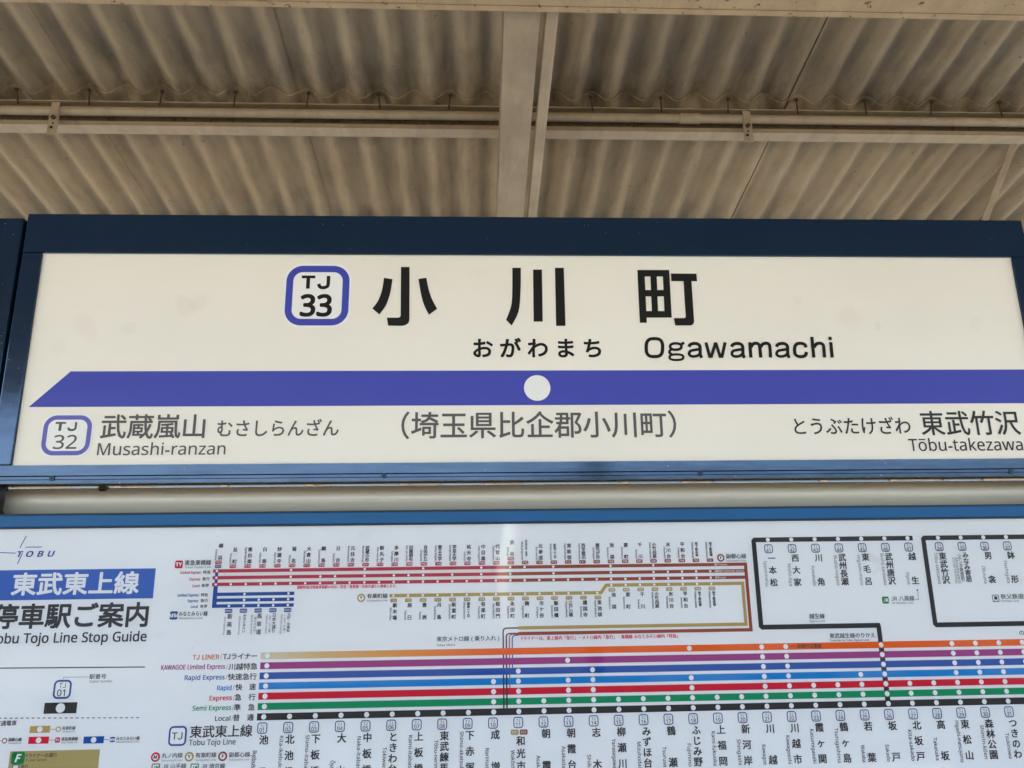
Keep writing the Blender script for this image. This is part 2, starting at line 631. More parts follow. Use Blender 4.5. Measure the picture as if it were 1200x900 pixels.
def building(y, z0, h, side, label, n, dep, eave=0.3, xa=-30, xb=30):
    t = thing('station_building', ((xa + xb) / 2, y, z0), label, 'building')
    q = MB(); q.box(xa, xb, y, y + dep * side, z0, z0 + h, M['wall']); q.build('wall', t)
    q = MB(); q.box(xa - (0.5 if xa < -20 else 0.02), xb + (0.5 if xb > 20 else 0.02), y - eave * side, y + dep * side, z0 + h, z0 + h + 0.25, M['steel']); q.build('roof', t)
    for i in range(n):
        xx = -7.0 + 14.0 * (i + 0.5) / n + random.uniform(-0.25, 0.25)
        ww = random.uniform(0.25, 0.75)
        if xx - ww - 0.1 < xa or xx + ww + 0.2 > xb:
            continue
        q = MB(); q.box(xx - ww, xx + ww, y - 0.03 * side, y, z0 + 1.4, z0 + 4.0, M['glass'])
        fr = q.build('window', t)
        q = MB(); q.box(xx + ww, xx + ww + 0.09, y - 0.06 * side, y, z0 + 1.4, z0 + 4.0, M['steel']); q.build('frame', fr)
    return t


building(9.0, -1.1, 4.25, 1, 'pale far wall with dark windows seen through the gap below the name board', 11, 4, 3.2)  # deep eave added out of view to keep this wall in shade
building(-18.0, -1.1, 4.3, -1, 'unseen longer and lower pale building added across the tracks to shape board reflections', 8, 4, 0.3, -30, 0.62)  # out of view, roofline set for the bright band the boards reflect
building(-18.0, -1.1, 4.65, -1, 'unseen taller pale building added across the tracks, right of a reflected strip of sky', 8, 4, 0.3, 1.12, 30)  # added beside a gap so the map cover mirrors a streak of sky

# ================================================================== CANOPY
SLOPE = 0.195
ROOF_A = 2.19                              # roof height over the eye above the camera


def roof_z(yc):                            # yc: distance in front of the camera
    return EYE + ROOF_A - SLOPE * yc


can = thing('platform_canopy', (0, 1.3, 3.2), 'weathered corrugated platform canopy on cream steel beams above the name board', 'canopy')
PITCHW, AMP, TH = 0.130, 0.0185, 0.006
PHASE = P(445, 122, 2.51 - DIST)[0]          # a crest with a hook bolt, read off the photograph


def sheet(x0, waves, ya, yb, za, zb, lap):
    q = MB()
    n = waves * 14
    xs = [x0 + PITCHW * waves * i / n for i in range(n + 1)]
    ys = [ya + (yb - ya) * k / 6 for k in range(7)]
    jit = random.uniform(-0.002, 0.002)
    v = []
    for off in (0.0, TH):
        for yy in ys:
            t = (yy - ya) / (yb - ya)
            for xx in xs:
                zz = za + (zb - za) * t + AMP * cos(2 * pi * (xx - PHASE) / PITCHW) + off + jit + lap
                v.append((xx, yy - DIST, zz))
    r, s = n + 1, (n + 1) * 7
    f = []
    for k in range(6):
        for i in range(n):
            a = k * r + i
            f.append((a, a + r, a + r + 1, a + 1))
            f.append((s + a, s + a + 1, s + a + r + 1, s + a + r))
    q.add(v, f, M['roof'], True)
    e = []
    for i in range(n):
        e.append((i, i + 1, s + i + 1, s + i))
        a = 6 * r + i
        e.append((a, s + a, s + a + 1, a + 1))
    for k in range(6):
        a = k * r
        e.append((a, s + a, s + a + r, a + r))
        a = k * r + n
        e.append((a, a + r, s + a + r, s + a))
    q.add(v, e, M['roof'])
    return q.build('roof_sheet', can)


LIFT = 0.017
courses = [(-0.45, 1.90), (1.76, 2.60), (2.485, 3.42), (3.285, 3.75)]
WAVES = 7
for ci, (ya, yb) in enumerate(courses):
    shift = (0.0, 0.0, 0.0, 0.0)[ci]
    for k in range(-8, 8):
        x0 = PHASE - PITCHW * 2.25 + k * PITCHW * WAVES
        sheet(x0, WAVES + (1 if True else 0), ya, yb, roof_z(ya) + LIFT, roof_z(yb) + LIFT + 0.010, 0.0055 * (k % 2))
# invented back slope, unseen, its edge placed to shape the boards' reflections
ridge_y, back_y = -0.40, -5.2
for k in range(-8, 8):
    x0 = PHASE - PITCHW * 2.25 + k * PITCHW * WAVES
    q_ = sheet(x0, WAVES + 1, ridge_y, back_y, roof_z(ridge_y) + 0.02, EYE + 1.72, 0.0055 * (k % 2))


def purlin(yc, hook=True):
    """C-channel lying along x under the sheets, open towards the camera"""
    zt = roof_z(yc) - 0.006
    y0 = yc - DIST
    q = MB()
    q.box(-7, 7, y0 + 0.042, y0 + 0.047, zt - 0.100, zt, M['shade_grime'])          # web
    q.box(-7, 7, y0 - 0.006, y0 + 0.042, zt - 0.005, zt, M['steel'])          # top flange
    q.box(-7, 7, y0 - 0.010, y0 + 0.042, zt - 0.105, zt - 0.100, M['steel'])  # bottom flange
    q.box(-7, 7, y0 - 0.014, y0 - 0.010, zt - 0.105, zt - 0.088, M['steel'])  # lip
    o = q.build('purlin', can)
    if hook:
        for k in range(-9, 13):
            x = PHASE + k * 2 * PITCHW + random.uniform(-0.004, 0.004)
            h = MB()
            h.tube((x + random.uniform(-.008, .008), y0 - 0.011, zt - 0.02), (x, y0 - 0.018, zt + 0.034), 0.0030, M['rust'], 8)
            h.tube((x, y0 - 0.019, zt + 0.030), (x, y0 - 0.018, zt + 0.036), 0.007, M['rust'], 10)
            h.build('hook_bolt', o)
    return o


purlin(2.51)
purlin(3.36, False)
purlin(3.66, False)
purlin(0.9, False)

# girder crossing near the top of the picture, with a lip
gz = P(560, 6.5, 1.80 - DIST)[1]
q = MB()
q.box(-7, 7, 0.55, 0.57, gz, gz + 0.16, M['girder'])
q.box(-7, 7, 0.45, 0.549, gz + 0.002, gz + 0.012, M['girder'])
q.box(-7, 7, 0.43, 0.449, gz - 0.004, gz + 0.018, M['girder'])
q.build('girder', can)
q = MB(); gx_ = P(753, 8, 0.42)[0]; q.box(gx_ - 0.010, gx_ + 0.010, 0.424, 0.4295, gz - 0.010, gz + 0.016, M['girder']); q.build('clip', can)

# rafter running down the slope to the right of the camera axis
ra = 1.93
y_a, y_b = 1.78, 3.72
xl = P(584.5, 200, 2.55 - DIST)[0]
xl = P(583, 255, ra / (0.4986 + SLOPE) - DIST)[0]
xr = P(613.5, 255, ra / (0.4986 + SLOPE) - DIST)[0]
za, zb = EYE + ra - SLOPE * y_a, EYE + ra - SLOPE * y_b


def sloped_box(q, x0, x1, ya, yb, dz0, dz1, m):
    za0, zb0 = EYE + ra - SLOPE * ya, EYE + ra - SLOPE * yb
    ya, yb = ya - DIST, yb - DIST
    v = [(x0, ya, za0 + dz0), (x1, ya, za0 + dz0), (x1, ya, za0 + dz1), (x0, ya, za0 + dz1), (x0, yb, zb0 + dz0), (x1, yb, zb0 + dz0), (x1, yb, zb0 + dz1), (x0, yb, zb0 + dz1)]
    q.add(v, [(0, 1, 2, 3), (5, 4, 7, 6), (4, 0, 3, 7), (1, 5, 6, 2), (3, 2, 6, 7), (4, 5, 1, 0)], m)


q = MB()
sloped_box(q, xl, xr, y_a, y_b, 0.0, 0.008, M['steel'])
xm = (xl + xr) / 2
sloped_box(q, xm - 0.004, xm + 0.004, y_a, y_b, 0.008, 0.150, M['steel'])
sloped_box(q, xl, xr, y_a, y_b, 0.150, 0.158, M['steel'])
q.build('rafter', can)

# raceway along the rafter
q = MB()
rx0, rx1 = P(618.5, 255, ra / (0.4986 + SLOPE) - DIST)[0], P(629.5, 255, ra / (0.4986 + SLOPE) - DIST)[0]
sloped_box(q, rx0, rx1, y_a, y_b, 0.004, 0.034, M['conduit'])
rw = bevel(q.build('cable_raceway'), 0.007, 3)
tag(rw, 'straight cream raceway running beside the rafter up the roof slope', 'raceway')

# flat diagonal brace under the sheets at the right, and unseen columns behind the photographer added for their reflections
ya_, yb_ = 2.52, 3.34
xa_, xb_ = P(1204, 168, ya_ - DIST)[0], P(1155, 260, 3.24 - DIST)[0]
q = MB()
va = [(xa_ - .016, ya_ - DIST, roof_z(ya_) - 0.030), (xa_ + .016, ya_ - DIST, roof_z(ya_) - 0.030), (xb_ + .016, yb_ - DIST, roof_z(yb_) - 0.018), (xb_ - .016, yb_ - DIST, roof_z(yb_) - 0.018)]
q.add(va + [(x, y, z + 0.005) for x, y, z in va], [(3, 2, 1, 0), (4, 5, 6, 7), (0, 1, 5, 4), (1, 2, 6, 5), (2, 3, 7, 6), (3, 0, 4, 7)], M['roof'])
q.build('brace', can)
for xx in (-5.3, 0.95, 7.2):
    q = MB()
    q.box(xx - 0.075, xx + 0.075, -5.05, -4.90, 0.0, 3.36, M['conduit'])
    q.build('column', can)
fx, fz = P(134, 154, 2.48 - DIST)
q = MB()
q.poly([(fx - .012, fz - .010), (fx + .004, fz - .007), (fx + .013, fz + .004), (fx + .002, fz + .002)], -(2.475 - DIST), M['pipe'])
q.build('paint_flake', can)

# conduit lying in the purlin channel
pz = roof_z(2.51) - 0.006
cy = 2.51 - DIST - 0.020
cz = P(600, 136.5, cy)[1]
con = thing('electrical_conduit', (0, cy, cz), 'cream electrical conduit pipe clamped along the purlin beneath the roof', 'conduit')
q = MB(); q.tube((-7, cy, cz), (7, cy, cz), 0.0165, M['conduit'], 24); q.build('pipe', con)
for px in (68, 872, -740):
    cx = P(px, 130, cy)[0]
    q = MB()
    q.box(cx - 0.014, cx + 0.014, cy - 0.020, cy - 0.0175, cz - 0.030, cz + 0.022, M['conduit'])
    q.box(cx - 0.017, cx + 0.017, cy - 0.019, cy - 0.0165, cz - 0.105, cz - 0.028, M['conduit'])
    c_ = q.build('clamp', con)
    q = MB()
    q.tube((cx, cy - 0.026, cz - 0.040), (cx, cy - 0.018, cz - 0.040), 0.008, M['rust'], 12)
    q.build('bolt', c_)
    q = MB()
    q.tube((cx - 0.004, cy - 0.0205, cz - 0.078), (cx - 0.004, cy - 0.0185, cz - 0.078), 0.0055, M['black'], 10)
    q.tube((cx, cy - 0.0205, cz - 0.062), (cx, cy - 0.0185, cz - 0.062), 0.0035, M['black'], 10)
    q.build('slot', c_)
cx0, cx1 = P(796, 140, cy)[0], P(820, 140, cy)[0]
q = MB()
q.tube((cx0, cy, cz), (cx1, cy, cz), 0.0198, M['conduit'], 24)
q.build('coupling', con)

# ================================================================== POSTS, CROSS PIPE
def post(x0, x1, z1, label):
    t = thing('sign_post', ((x0 + x1) / 2, 0.04, 0), label, 'post', 'posts holding the boards')
    q = MB(); q.box(x0, x1, 0.004, 0.075, 0.0, z1, M['blue']); bevel(q.build('column', t), 0.003)
    q = MB(); q.box(x0 - 0.04, x1 + 0.04, -0.05, 0.13, 0.0, 0.012, M['blue']); q.build('base_plate', t)
    return t


post(-0.900, -0.7865, P(14, 253.8)[1], 'blue square post standing at the left end of the name board')
post(1.0005, 1.11, P(1199, 270)[1], 'blue square post standing at the right end of the name board')

t = thing('cross_pipe', (0.1, 0.06, P(600, 582)[1]), 'pale cream pipe with rusty bolt between the name board and route map', 'pipe')
py_ = 0.085
z_hi, z_lo = P(600, 567.6, py_)[1], P(600, 600, py_)[1]
pr = (z_hi - z_lo) / 2
q = MB(); q.tube((-0.95, py_, (z_hi + z_lo) / 2), (1.05, py_, (z_hi + z_lo) / 2), pr, M['pipe'], 40); q.build('pipe', t)
q = MB(); q.box(-0.80, P(5.5, 585, 0.04)[0], 0.018, 0.04, z_lo - 0.02, z_hi + 0.006, M['black']); q.build('end_bracket', t)
bx, bz = P(119.5, 571.5, 0.062)
q = MB(); q.tube((bx, 0.072, bz), (bx, 0.062, bz), 0.0065, M['rust'], 6); q.tube((bx, 0.10, bz), (bx, 0.058, bz), 0.004, M['rust'], 8); q.build('rusty_bolt', t)

# ================================================================== NAME BOARD
KF = (DIST - 0.006) / DIST
zr = lambda z: EYE + z * KF                # height of a rail edge whose front stands 6 mm proud
FX0, FX1 = -0.7785 * KF, 0.9940 * KF
nb = thing('station_name_board', (0.107, 0.05, EYE + 0.15), 'blue framed station name board reading Ogawamachi with station number 33', 'sign')
q = MB(); q.box(FX0 - 0.0035, FX1 + 0.0035, 0.004, 0.055, zr(0.1572), zr(0.6255), M['black']); q.build('housing', nb)
PX0, PX1, PZ0, PZ1 = -0.7465, 0.9645, EYE + 0.1836, EYE + 0.5507
# top rail, stiles, bottom rail with two grooves
fr = MB()
fr.box(FX0, FX1, -0.006, 0.0035, zr(0.5505), zr(0.6225), M['blue'])
o = bevel(fr.build('frame_rail', nb), 0.0022, 3)
for (x0, x1) in ((FX0, -0.7462 * KF), (0.9642 * KF, FX1)):
    q = MB(); q.box(x0, x1, -0.0055, 0.0035, zr(0.1842), zr(0.5500), M['blue']); bevel(q.build('frame_stile', nb), 0.0018, 2)
q = MB()
zs = [0.1838, 0.1672, 0.1660, 0.1650, 0.1612, 0.1606, 0.1598, 0.1545]
prof = [(-0.006, zs[0]), (-0.006, zs[1]), (-0.0015, zs[2]), (-0.0015, zs[2] - .0004), (-0.0055, zs[3]), (-0.0055, zs[4]), (-0.003, zs[5]), (-0.003, zs[5] - .0003), (-0.0055, zs[6]), (-0.0055, zs[7]), (0.0035, zs[7]), (0.0035, zs[0])]
q.extrude_x([(y, zr(z)) for y, z in prof], FX0, FX1, M['blue'])
br = q.build('frame_rail', nb)
for px, py in ((61, 560.7), (450, 557.7), (820.7, 555), (1185, 552.7)):
    sx_, sz_ = P(px, py, -0.0055)
    q = MB(); q.tube((sx_, -0.003, sz_), (sx_, -0.0068, sz_), 0.0042, M['screw'], 16); q.tube((sx_, -0.0067, sz_), (sx_, -0.0071, sz_), 0.0018, M['black'], 8)
    q.build('screw', br)
q = MB(); q.box(PX0 - 0.004, PX1 + 0.004, 0.0, 0.0035, PZ0 - 0.002, PZ1 + 0.004, M['acrylic'])
fp = q.build('face_panel', nb)

L1, L2, L3 = 0.0003, 0.0006, 0.0009
# violet band with its white spot
q = MB()
zt_, zb_ = EYE + 0.3390, EYE + 0.2790
q.poly([(-0.7305, zb_), (PX1 + 0.0, zb_), (PX1 + 0.0, zt_), (-0.6712, zt_)], L1, M['violet'])
q.build('line_band', fp)
q = MB(); q.disc(0.0981, EYE + 0.3085, 0.0222, L2, M['halo'], 48); q.build('station_spot', fp)


def px_poly(q, pts, ox, oy, s, m, lift=L2, sub=0):
    q.poly([P(ox + x / s, oy + y / s) for x, y in pts][::-1], lift, m)


def px_strip(q, pts, ox, oy, s, wd, m, lift=L2, closed=False):
    q.strip([P(ox + x / s, oy + y / s) for x, y in pts], wd, lift, m, closed)


PXM = 0.00140                              # metres of the face per pixel of the photograph near the top lettering
# three large kanji, stroke by stroke
q = MB()
K = M['k']
c5 = (400, 290, 3.0)


def stroke(l, r):
    """a brush of two traced edges: quads between them"""
    l, r = smooth(l, sub=5), smooth(r, sub=5)
    n = min(len(l), len(r))
    pl = [P(c5[0] + x / 3, c5[1] + y / 3) for x, y in l[:n]]
    prr = [P(c5[0] + x / 3, c5[1] + y / 3) for x, y in r[:n]]
    global _lz
    _lz += 0.00002
    v = [(x, -_lz, z) for x, z in pl + prr]
    q.add(v, [(i, i + 1, n + i + 1, n + i) for i in range(n - 1)], K)


_lz = L2
stroke([(150, 107), (143, 150), (129, 188), (109, 215)], [(180, 112), (172, 160), (157, 203), (134, 236)])
stroke([(271, 111), (280, 163), (291, 203), (308, 237)], [(299, 107), (306, 143), (318, 180), (337, 216)])
px_poly(q, [(210, 69), (240, 69), (239.5, 252), (237, 264), (230, 271), (220, 275), (208, 276), (165, 275), (160, 247), (200, 247), (206, 245), (208.5, 239)], *c5, K)
stroke([(601, 72), (601, 150), (597, 205), (579, 255)], [(631, 72), (630, 155), (623, 225), (599, 275)])
px_poly(q, [(674, 78), (705, 78), (708, 261), (676, 261)], *c5, K)
px_poly(q, [(751, 72), (782, 72), (788, 276), (755, 276)], *c5, K)
cm = (740, 305, 10.59)
px_poly(q, [(72, 122), (160, 122), (190, 777), (103, 777)], *cm, K, L2 + .00002)
px_poly(q, [(385, 122), (467, 122), (499, 713), (412, 713)], *cm, K, L2 + .00004)
px_poly(q, [(232, 150), (310, 150), (332, 700), (255, 700)], *cm, K, L2 + .00006)
px_poly(q, [(72, 122), (467, 122), (471, 203), (76, 203)], *cm, K, L2 + .00008)
px_poly(q, [(120, 371), (460, 371), (464, 450), (120, 450)], *cm, K, L2 + .00010)
px_poly(q, [(120, 632), (490, 632), (498, 713), (120, 713)], *cm, K, L2 + .00012)
px_poly(q, [(488, 166), (806, 168), (813, 262), (494, 260)], *cm, K, L2 + .00014)
px_poly(q, [(645, 250), (743, 250), (776, 760), (770, 785), (755, 803), (730, 811), (543, 811), (524, 719), (655, 719), (668, 712), (672, 698)], *cm, K, L2 + .00016)
q.build('station_name_lettering', fp)

# kana and latin reading
q = MB()
x0, zc = P(554, 408.5)
x1 = P(706, 408.5)[0]
n_ = 5
for i, c in enumerate('おがわまち'):
    xc = x0 + 0.0165 + (x1 - x0 - 0.033) * i / 4
    write(q, c, xc, zc, 0.0375, M['k'], L2, 'c', dil=0.027, res=4)
q.build('kana_reading', fp)
q = MB()
c3, c4 = (750, 385, 10.0), (865, 385, 10.0)
TW = 0.0058
_k = [L2]


def lat(pts, ox, wd=TW, closed=False, sm=True):
    _k[0] += 0.000015
    pp = smooth(pts, closed) if sm else pts
    px_strip(q, pp, ox[0], ox[1], ox[2], wd, K, _k[0], closed)


lat(sup(168, 225, 96, 105, 2.9), c3, TW * 1.02, True, False)
lat(sup(418, 212, 66, 37, 2.3), c3, TW * 0.82, True, False)
lat([(480, 192), (496, 178), (518, 168)], c3, TW * 0.85)
lat([(360, 250), (345, 268), (346, 288), (372, 300)], c3, TW * 0.78)
lat(sup(427, 337, 80, 33, 2.6), c3, TW * 0.72, True, False)
A_TOP = [(571, 216), (588, 190), (630, 176), (678, 184), (702, 216), (705, 300), (722, 345)]
A_BOWL = [(702, 244), (640, 252), (592, 264), (575, 294), (592, 322), (636, 328), (682, 314), (706, 284)]
for dx, cc in ((0, c3), (500, c3), (-125, c4)):
    lat([(x + dx, y) for x, y in A_TOP], cc)
    lat([(x + dx, y) for x, y in A_BOWL], cc, TW * 0.86)
for leg_ in ([(771, 164), (819, 342)], [(831, 342), (884, 168)], [(886, 168), (941, 342)], [(956, 342), (996, 164)]):
    lat(leg_, c3, TW * 0.94, False, False)
lat([(806, 334), (844, 334)], c3, TW * 0.6, False, False)
lat([(930, 334), (968, 334)], c3, TW * 0.6, False, False)
lat([(872, 176), (898, 176)], c3, TW * 0.7, False, False)
lat([(134, 162), (148, 342)], c4)
lat([(146, 222), (172, 184), (212, 174), (243, 192), (253, 235), (264, 342)], c4)
lat([(258, 222), (288, 184), (332, 174), (362, 192), (371, 235), (378, 342)], c4)
lat([(794, 224), (778, 190), (735, 175), (686, 183), (662, 218), (660, 262), (670, 305), (707, 328), (756, 329), (788, 312), (799, 276)], c4)
lat([(861, 98), (885, 342)], c4)
lat([(886, 222), (914, 184), (956, 174), (991, 190), (1002, 232), (1010, 342)], c4)
lat([(1083, 160), (1100, 342)], c4)
lat([(1074, 98), (1077, 137)], c4)
q.build('latin_reading', fp)


def badge(q, cx, cz, wd, ht, th, num, violet, dark, lift, bold, halo=True):
    if halo:
        q.ring_rrect(cx, cz, wd + th * 0.7, ht + th * 0.7, wd * 0.29, th * 0.9, lift - 0.0001, M['halo'])
    q.ring_rrect(cx, cz, wd, ht, wd * 0.26, th, lift, violet, M['halo'], 10)
    a, e = wd / 0.1075, ht / 0.1085
    tz = cz + 0.0238 * e
    q.strip([(cx - 0.0280 * a, tz + 0.0098 * e), (cx - 0.0050 * a, tz + 0.0098 * e)], 0.0052 * e, lift + 0.00004, dark)
    q.strip([(cx - 0.0168 * a, tz + 0.0098 * e), (cx - 0.0168 * a, tz - 0.0118 * e)], 0.0064 * a, lift + 0.00006, dark)
    j = [(0.0175, 0.0118), (0.0175, -0.0020), (0.0160, -0.0075), (0.0100, -0.0098), (0.0040, -0.0085), (0.0012, -0.0030)]
    q.strip(smooth([(cx + x * a, tz + z * e) for x, z in j]), 0.0060 * e, lift + 0.00004, dark)
    write(q, num, cx - 0.001 * a, cz - 0.0180 * e, 0.0515 * e, dark, lift + 0.00005, 'c', dil=bold, res=4, fit=0.0560 * a)


q = MB()
badge(q, -0.2755, EYE + 0.4728, 0.1075, 0.1085, 0.0118, '33', M['violet'], M['k'], L2, 0.034)
q.build('station_number', fp)
M['glare_grey'] = ink('grey film', (0.105, 0.100, 0.095))  # lighter grey, with reflected glare at the left put into the colour
q = MB()
badge(q, -0.6640, EYE + 0.2322, 0.0765, 0.0655, 0.0072, '32', M['violet2'], M['glare_grey'], L2, 0.008)
q.build('station_number', fp)


def px_line(q, s, xa, xb, yc, em_px, m, lift=L2, dil=0.0, latin='reg', res=3, slant=0.0):
    """a horizontal line of print measured in the photograph: from xa to xb, em centre at yc (three pixel numbers), em size in pixels"""
    x0, z0 = P(xa, yc)
    x1 = P(xb, yc)[0]
    h = abs(P((xa + xb) / 2, yc - em_px / 2)[1] - P((xa + xb) / 2, yc + em_px / 2)[1])
    write(q, s, x0, z0, h, m, lift, 'l', dil=dil, fit=x1 - x0, latin=latin, res=res, slant=slant)


q = MB()
px_line(q, '武蔵嵐山', 117.5, 243.5, 500.5, 30, M['glare_grey'], dil=0.014)
px_line(q, 'むさしらんざん', 253, 398, 502.5, 21.5, M['glare_grey'], dil=0.012)
px_line(q, 'Musashi-ranzan', 112.5, 266, 526.5, 19.5, M['glare_grey'], dil=0.006)
q.build('previous_station_name', fp)
q = MB()
px_line(q, '（埼玉県比企郡小川町）', 447, 815, 499.3, 33, M['glare_grey'], dil=0.012)
q.build('address_line', fp)
q = MB()
px_line(q, 'とうぶたけざわ', 926.5, 1068, 500, 22, M['kg'], dil=0.010)
px_line(q, '東武竹沢', 1077.5, 1195, 496.5, 30.5, M['kg'], dil=0.012)
px_line(q, 'Tōbu-takezawa', 1064.5, 1199.5, 521.5, 19.5, M['kg'], dil=0.006)
q.build('next_station_name', fp)

# ================================================================== ROUTE MAP BOARD
mp = thing('route_map_board', (0.1, 0.03, EYE - 0.9), 'blue framed white route map board with coloured train lines, below the name board', 'map board')
MX0, MX1, MZ0, MZ1 = -0.985, 1.19, EYE - 0.62, EYE + 0.0858
q = MB(); q.box(MX0 - 0.025, MX1 + 0.025, 0.0045, 0.06, MZ0 - 0.03, zr(0.1078), M['black']); q.build('housing', mp)
q = MB(); q.box(MX0 - 0.002, MX1 + 0.002, -0.0042, 0.0, zr(0.0843), zr(0.0863), M['black']); q.box(MX0 - 0.022, MX1 + 0.022, -0.0035, 0.0042, zr(0.1040), zr(0.1076), M['black']); q.build('dark_line', mp)  # upper strip paints the pipe's shade, lower strip is a thin dark line
q = MB(); q.box(MX0 - 0.022, MX1 + 0.022, -0.006, 0.004, zr(0.0865), zr(0.1052), M['blue2']); bevel(q.build('frame_rail', mp), 0.0015, 2)
q = MB(); q.box(MX0 - 0.022, MX1 + 0.022, -0.006, 0.004, MZ0 - 0.025, MZ0, M['blue2']); bevel(q.build('frame_rail', mp), 0.0015, 2)
for (a, b_) in ((MX0 - 0.022, MX0), (MX1, MX1 + 0.022)):
    q = MB(); q.box(a, b_, -0.0055, 0.004, MZ0 + 0.0005, zr(0.0852), M['blue2']); bevel(q.build('frame_stile', mp), 0.0015, 2)
q = MB(); q.box(MX0 - 0.002, MX1 + 0.002, 0.0, 0.004, MZ0 - 0.004, MZ1 + 0.003, M['paper'])
pn = q.build('map_panel', mp)
q = MB(); q.rect(MX0 - 0.001, MX1 + 0.001, MZ0, MZ1 + 0.0005, 0.0030, M['cover']); q.build('clear_cover', mp)
B1, B2, B3, B4 = 0.0002, 0.0004, 0.0006, 0.0008

# --- the seven lines of the main route
SX = lambda i: -0.3225 + 0.03820 * i
ROWZ = [EYE - 0.1103 - 0.01442 * i for i in range(7)]
XL, XR = -0.3325, 1.12
stops = [
    [0, 17, 20, 21, 25, 28, 29, 30, 31], [0, 12, 20, 21, 25, 28, 29, 30, 31], [0, 10, 13, 20, 21, 25, 28, 29, 30, 31],
    [0, 9, 10, 12, 13, 17, 20, 21, 24, 25, 28, 29, 30, 31], [0, 9, 10, 12, 13, 17] + list(range(20, 32)), [0] + list(range(9, 32)), list(range(0, 35))]
rows = [('fade', 'pale sand to orange line of the map'), ('pur', 'purple line of the map'), ('blu', 'dark blue line of the map'), ('sky', 'sky blue line of the map'),
        ('red', 'red line of the map'), ('grn', 'green line of the map'), ('k', 'black line of the map, lowest of the seven')]
for (key, lab), z, st in zip(rows, ROWZ, stops):
    q = MB()
    q.rect(XL, XR, z - 0.0049, z + 0.0049, B2, I(key))
    for i in st:
        if SX(i) < XR - 0.01:
            q.disc(SX(i), z, 0.0038, B3 + 0.0001, I('wht'), 16)
    if key == 'fade':
        px_ = SX(21)
        q.strip([(px_ + 0.007, z), (px_ + 0.016, z)], 0.0008, B3, I('txt'))
        write(q, '池袋行は通過', px_ + 0.0175, z, 0.0066, I('txt'), B3, dil=0.02)
    o = q.build('route_line', pn)
    o['label'] = lab

# black link at the junction station, behind the coloured lines
q = MB()
q.rect(SX(25) - 0.0042, SX(25) + 0.0042, ROWZ[6], P(1033, 752)[1], B1, I('k'))
q.build('junction_link', pn)

# --- stations under the main route
names = '池袋 北池袋 下板橋 大山 中板橋 ときわ台 上板橋 東武練馬 下赤塚 成増 和光市 朝霞 朝霞台 志木 柳瀬川 みずほ台 鶴瀬 ふじみ野 上福岡 新河岸 川越 川越市 霞ヶ関 鶴ヶ島 若葉 坂戸 北坂戸 高坂 東松山 森林公園 つきのわ 武蔵嵐山'.split()
roma = 'Ikebukuro Kita-ikebukuro Shimo-itabashi Ōyama Naka-itabashi Tokiwadai Kami-itabashi Tōbu-nerima Shimo-akatsuka Narimasu Wakōshi Asaka Asakadai Shiki Yanasegawa Mizuhodai Tsuruse Fujimino Kami-fukuoka Shingashi Kawagoe Kawagoeshi Kasumigaseki Tsurugashima Wakaba Sakado Kita-sakado Takasaka Higashi-matsuyama Shinrin-kōen Tsukinowa Musashi-ranzan'.split()


def small_badge(q, cx, cz, num, wd=0.0147, ht=0.0158):
    q.ring_rrect(cx, cz, wd, ht, 0.0040, 0.0014, B2, I('navy'), None, 5)
    write(q, 'TJ', cx, cz + 0.0031, 0.0052, I('txt'), B3, 'c', dil=0.01)
    write(q, num, cx, cz - 0.0027, 0.0074, I('txt'), B3, 'c', dil=0.015)


def vname(q, s, x, ztop, zbot, h, m, dil=0.028):
    """a station name written downwards, spread between ztop and zbot"""
    n = len(s)
    body = s
    if n == 1:
        write(q, s, x, ztop, h, m, B2, mode='v', dil=dil)
        return
    p = (ztop - zbot - h) / (n - 1)
    write(q, body, x, ztop, min(h, p * 1.08), m, B2, mode='v', pitch=p, dil=dil)


ZB = EYE - 0.2124
for i, (s, r) in enumerate(zip(names, roma)):
    q = MB()
    x = SX(i)
    small_badge(q, x - 0.0012, ZB, '%02d' % (i + 1))
    zt = ZB - 0.0095
    if i == 10:
        for dx, key, tx in ((-0.0068, 'tan', 'Y01'), (0.0068, 'brn', 'F01')):
            q.ring_rrect(x + dx, zt - 0.0040, 0.0118, 0.0072, 0.0018, 0.0030, B2, I(key), I(key), 3)
            write(q, tx, x + dx, zt - 0.0040, 0.0056, I('wht'), B3, 'c')
        zt -= 0.0095
    ze = ZB - 0.0095 - 0.0580
    vname(q, s, x + 0.0022, zt, ze, 0.0138, I('txt'))
    ln = len(r) * 0.0041
    write(q, r, x - 0.0100, max(ze + ln + 0.0005, ze + 0.0005) if ln < 0.056 else zt - 0.001, 0.0076, I('gry') if False else I('txt'), B2, 'l', mode='r', fit=min(ln, 0.060), latin='reg', dil=0.014)
    q.build('station_lettering', pn)

# --- row titles at the left of the lines
q = MB()
titles = [('TJ LINER', 'TJライナー', 'ora'), ('KAWAGOE Limited Express', '川越特急', 'pur'), ('Rapid Express', '快速急行', 'blu'), ('Rapid', '快　速', 'sky'),
          ('Express', '急　行', 'red'), ('Semi Express', '準　急', 'grn'), ('Local', '普　通', 'txt')]
jl = [(261.5, 302), (268, 302), (267, 301), (276, 300), (275, 299.5), (274, 299), (273, 297.5)]
ll = [(226, 257), (188.5, 264), (216, 263.5), (254, 272), (245, 272), (225.5, 271), (251.5, 270.5)]
for k, (en, ja, key) in enumerate(titles):
    yc = 769.5 + 11.95 * k
    px_line(q, ja, *jl[k], yc, 8.2, I('txt'), B2, 0.024, res=2)
    px_line(q, en, *ll[k], yc + 0.8, 7.6, I(key), B2, 0.022, res=2)
    xs_, zs_ = P(ll[k][1] + 1.0, yc + 3.2)
    xe_, ze_ = P(ll[k][1] + 3.2, yc - 3.0)
    q.strip([(xs_, zs_), (xe_, ze_)], 0.0005, B2, I('gry'))
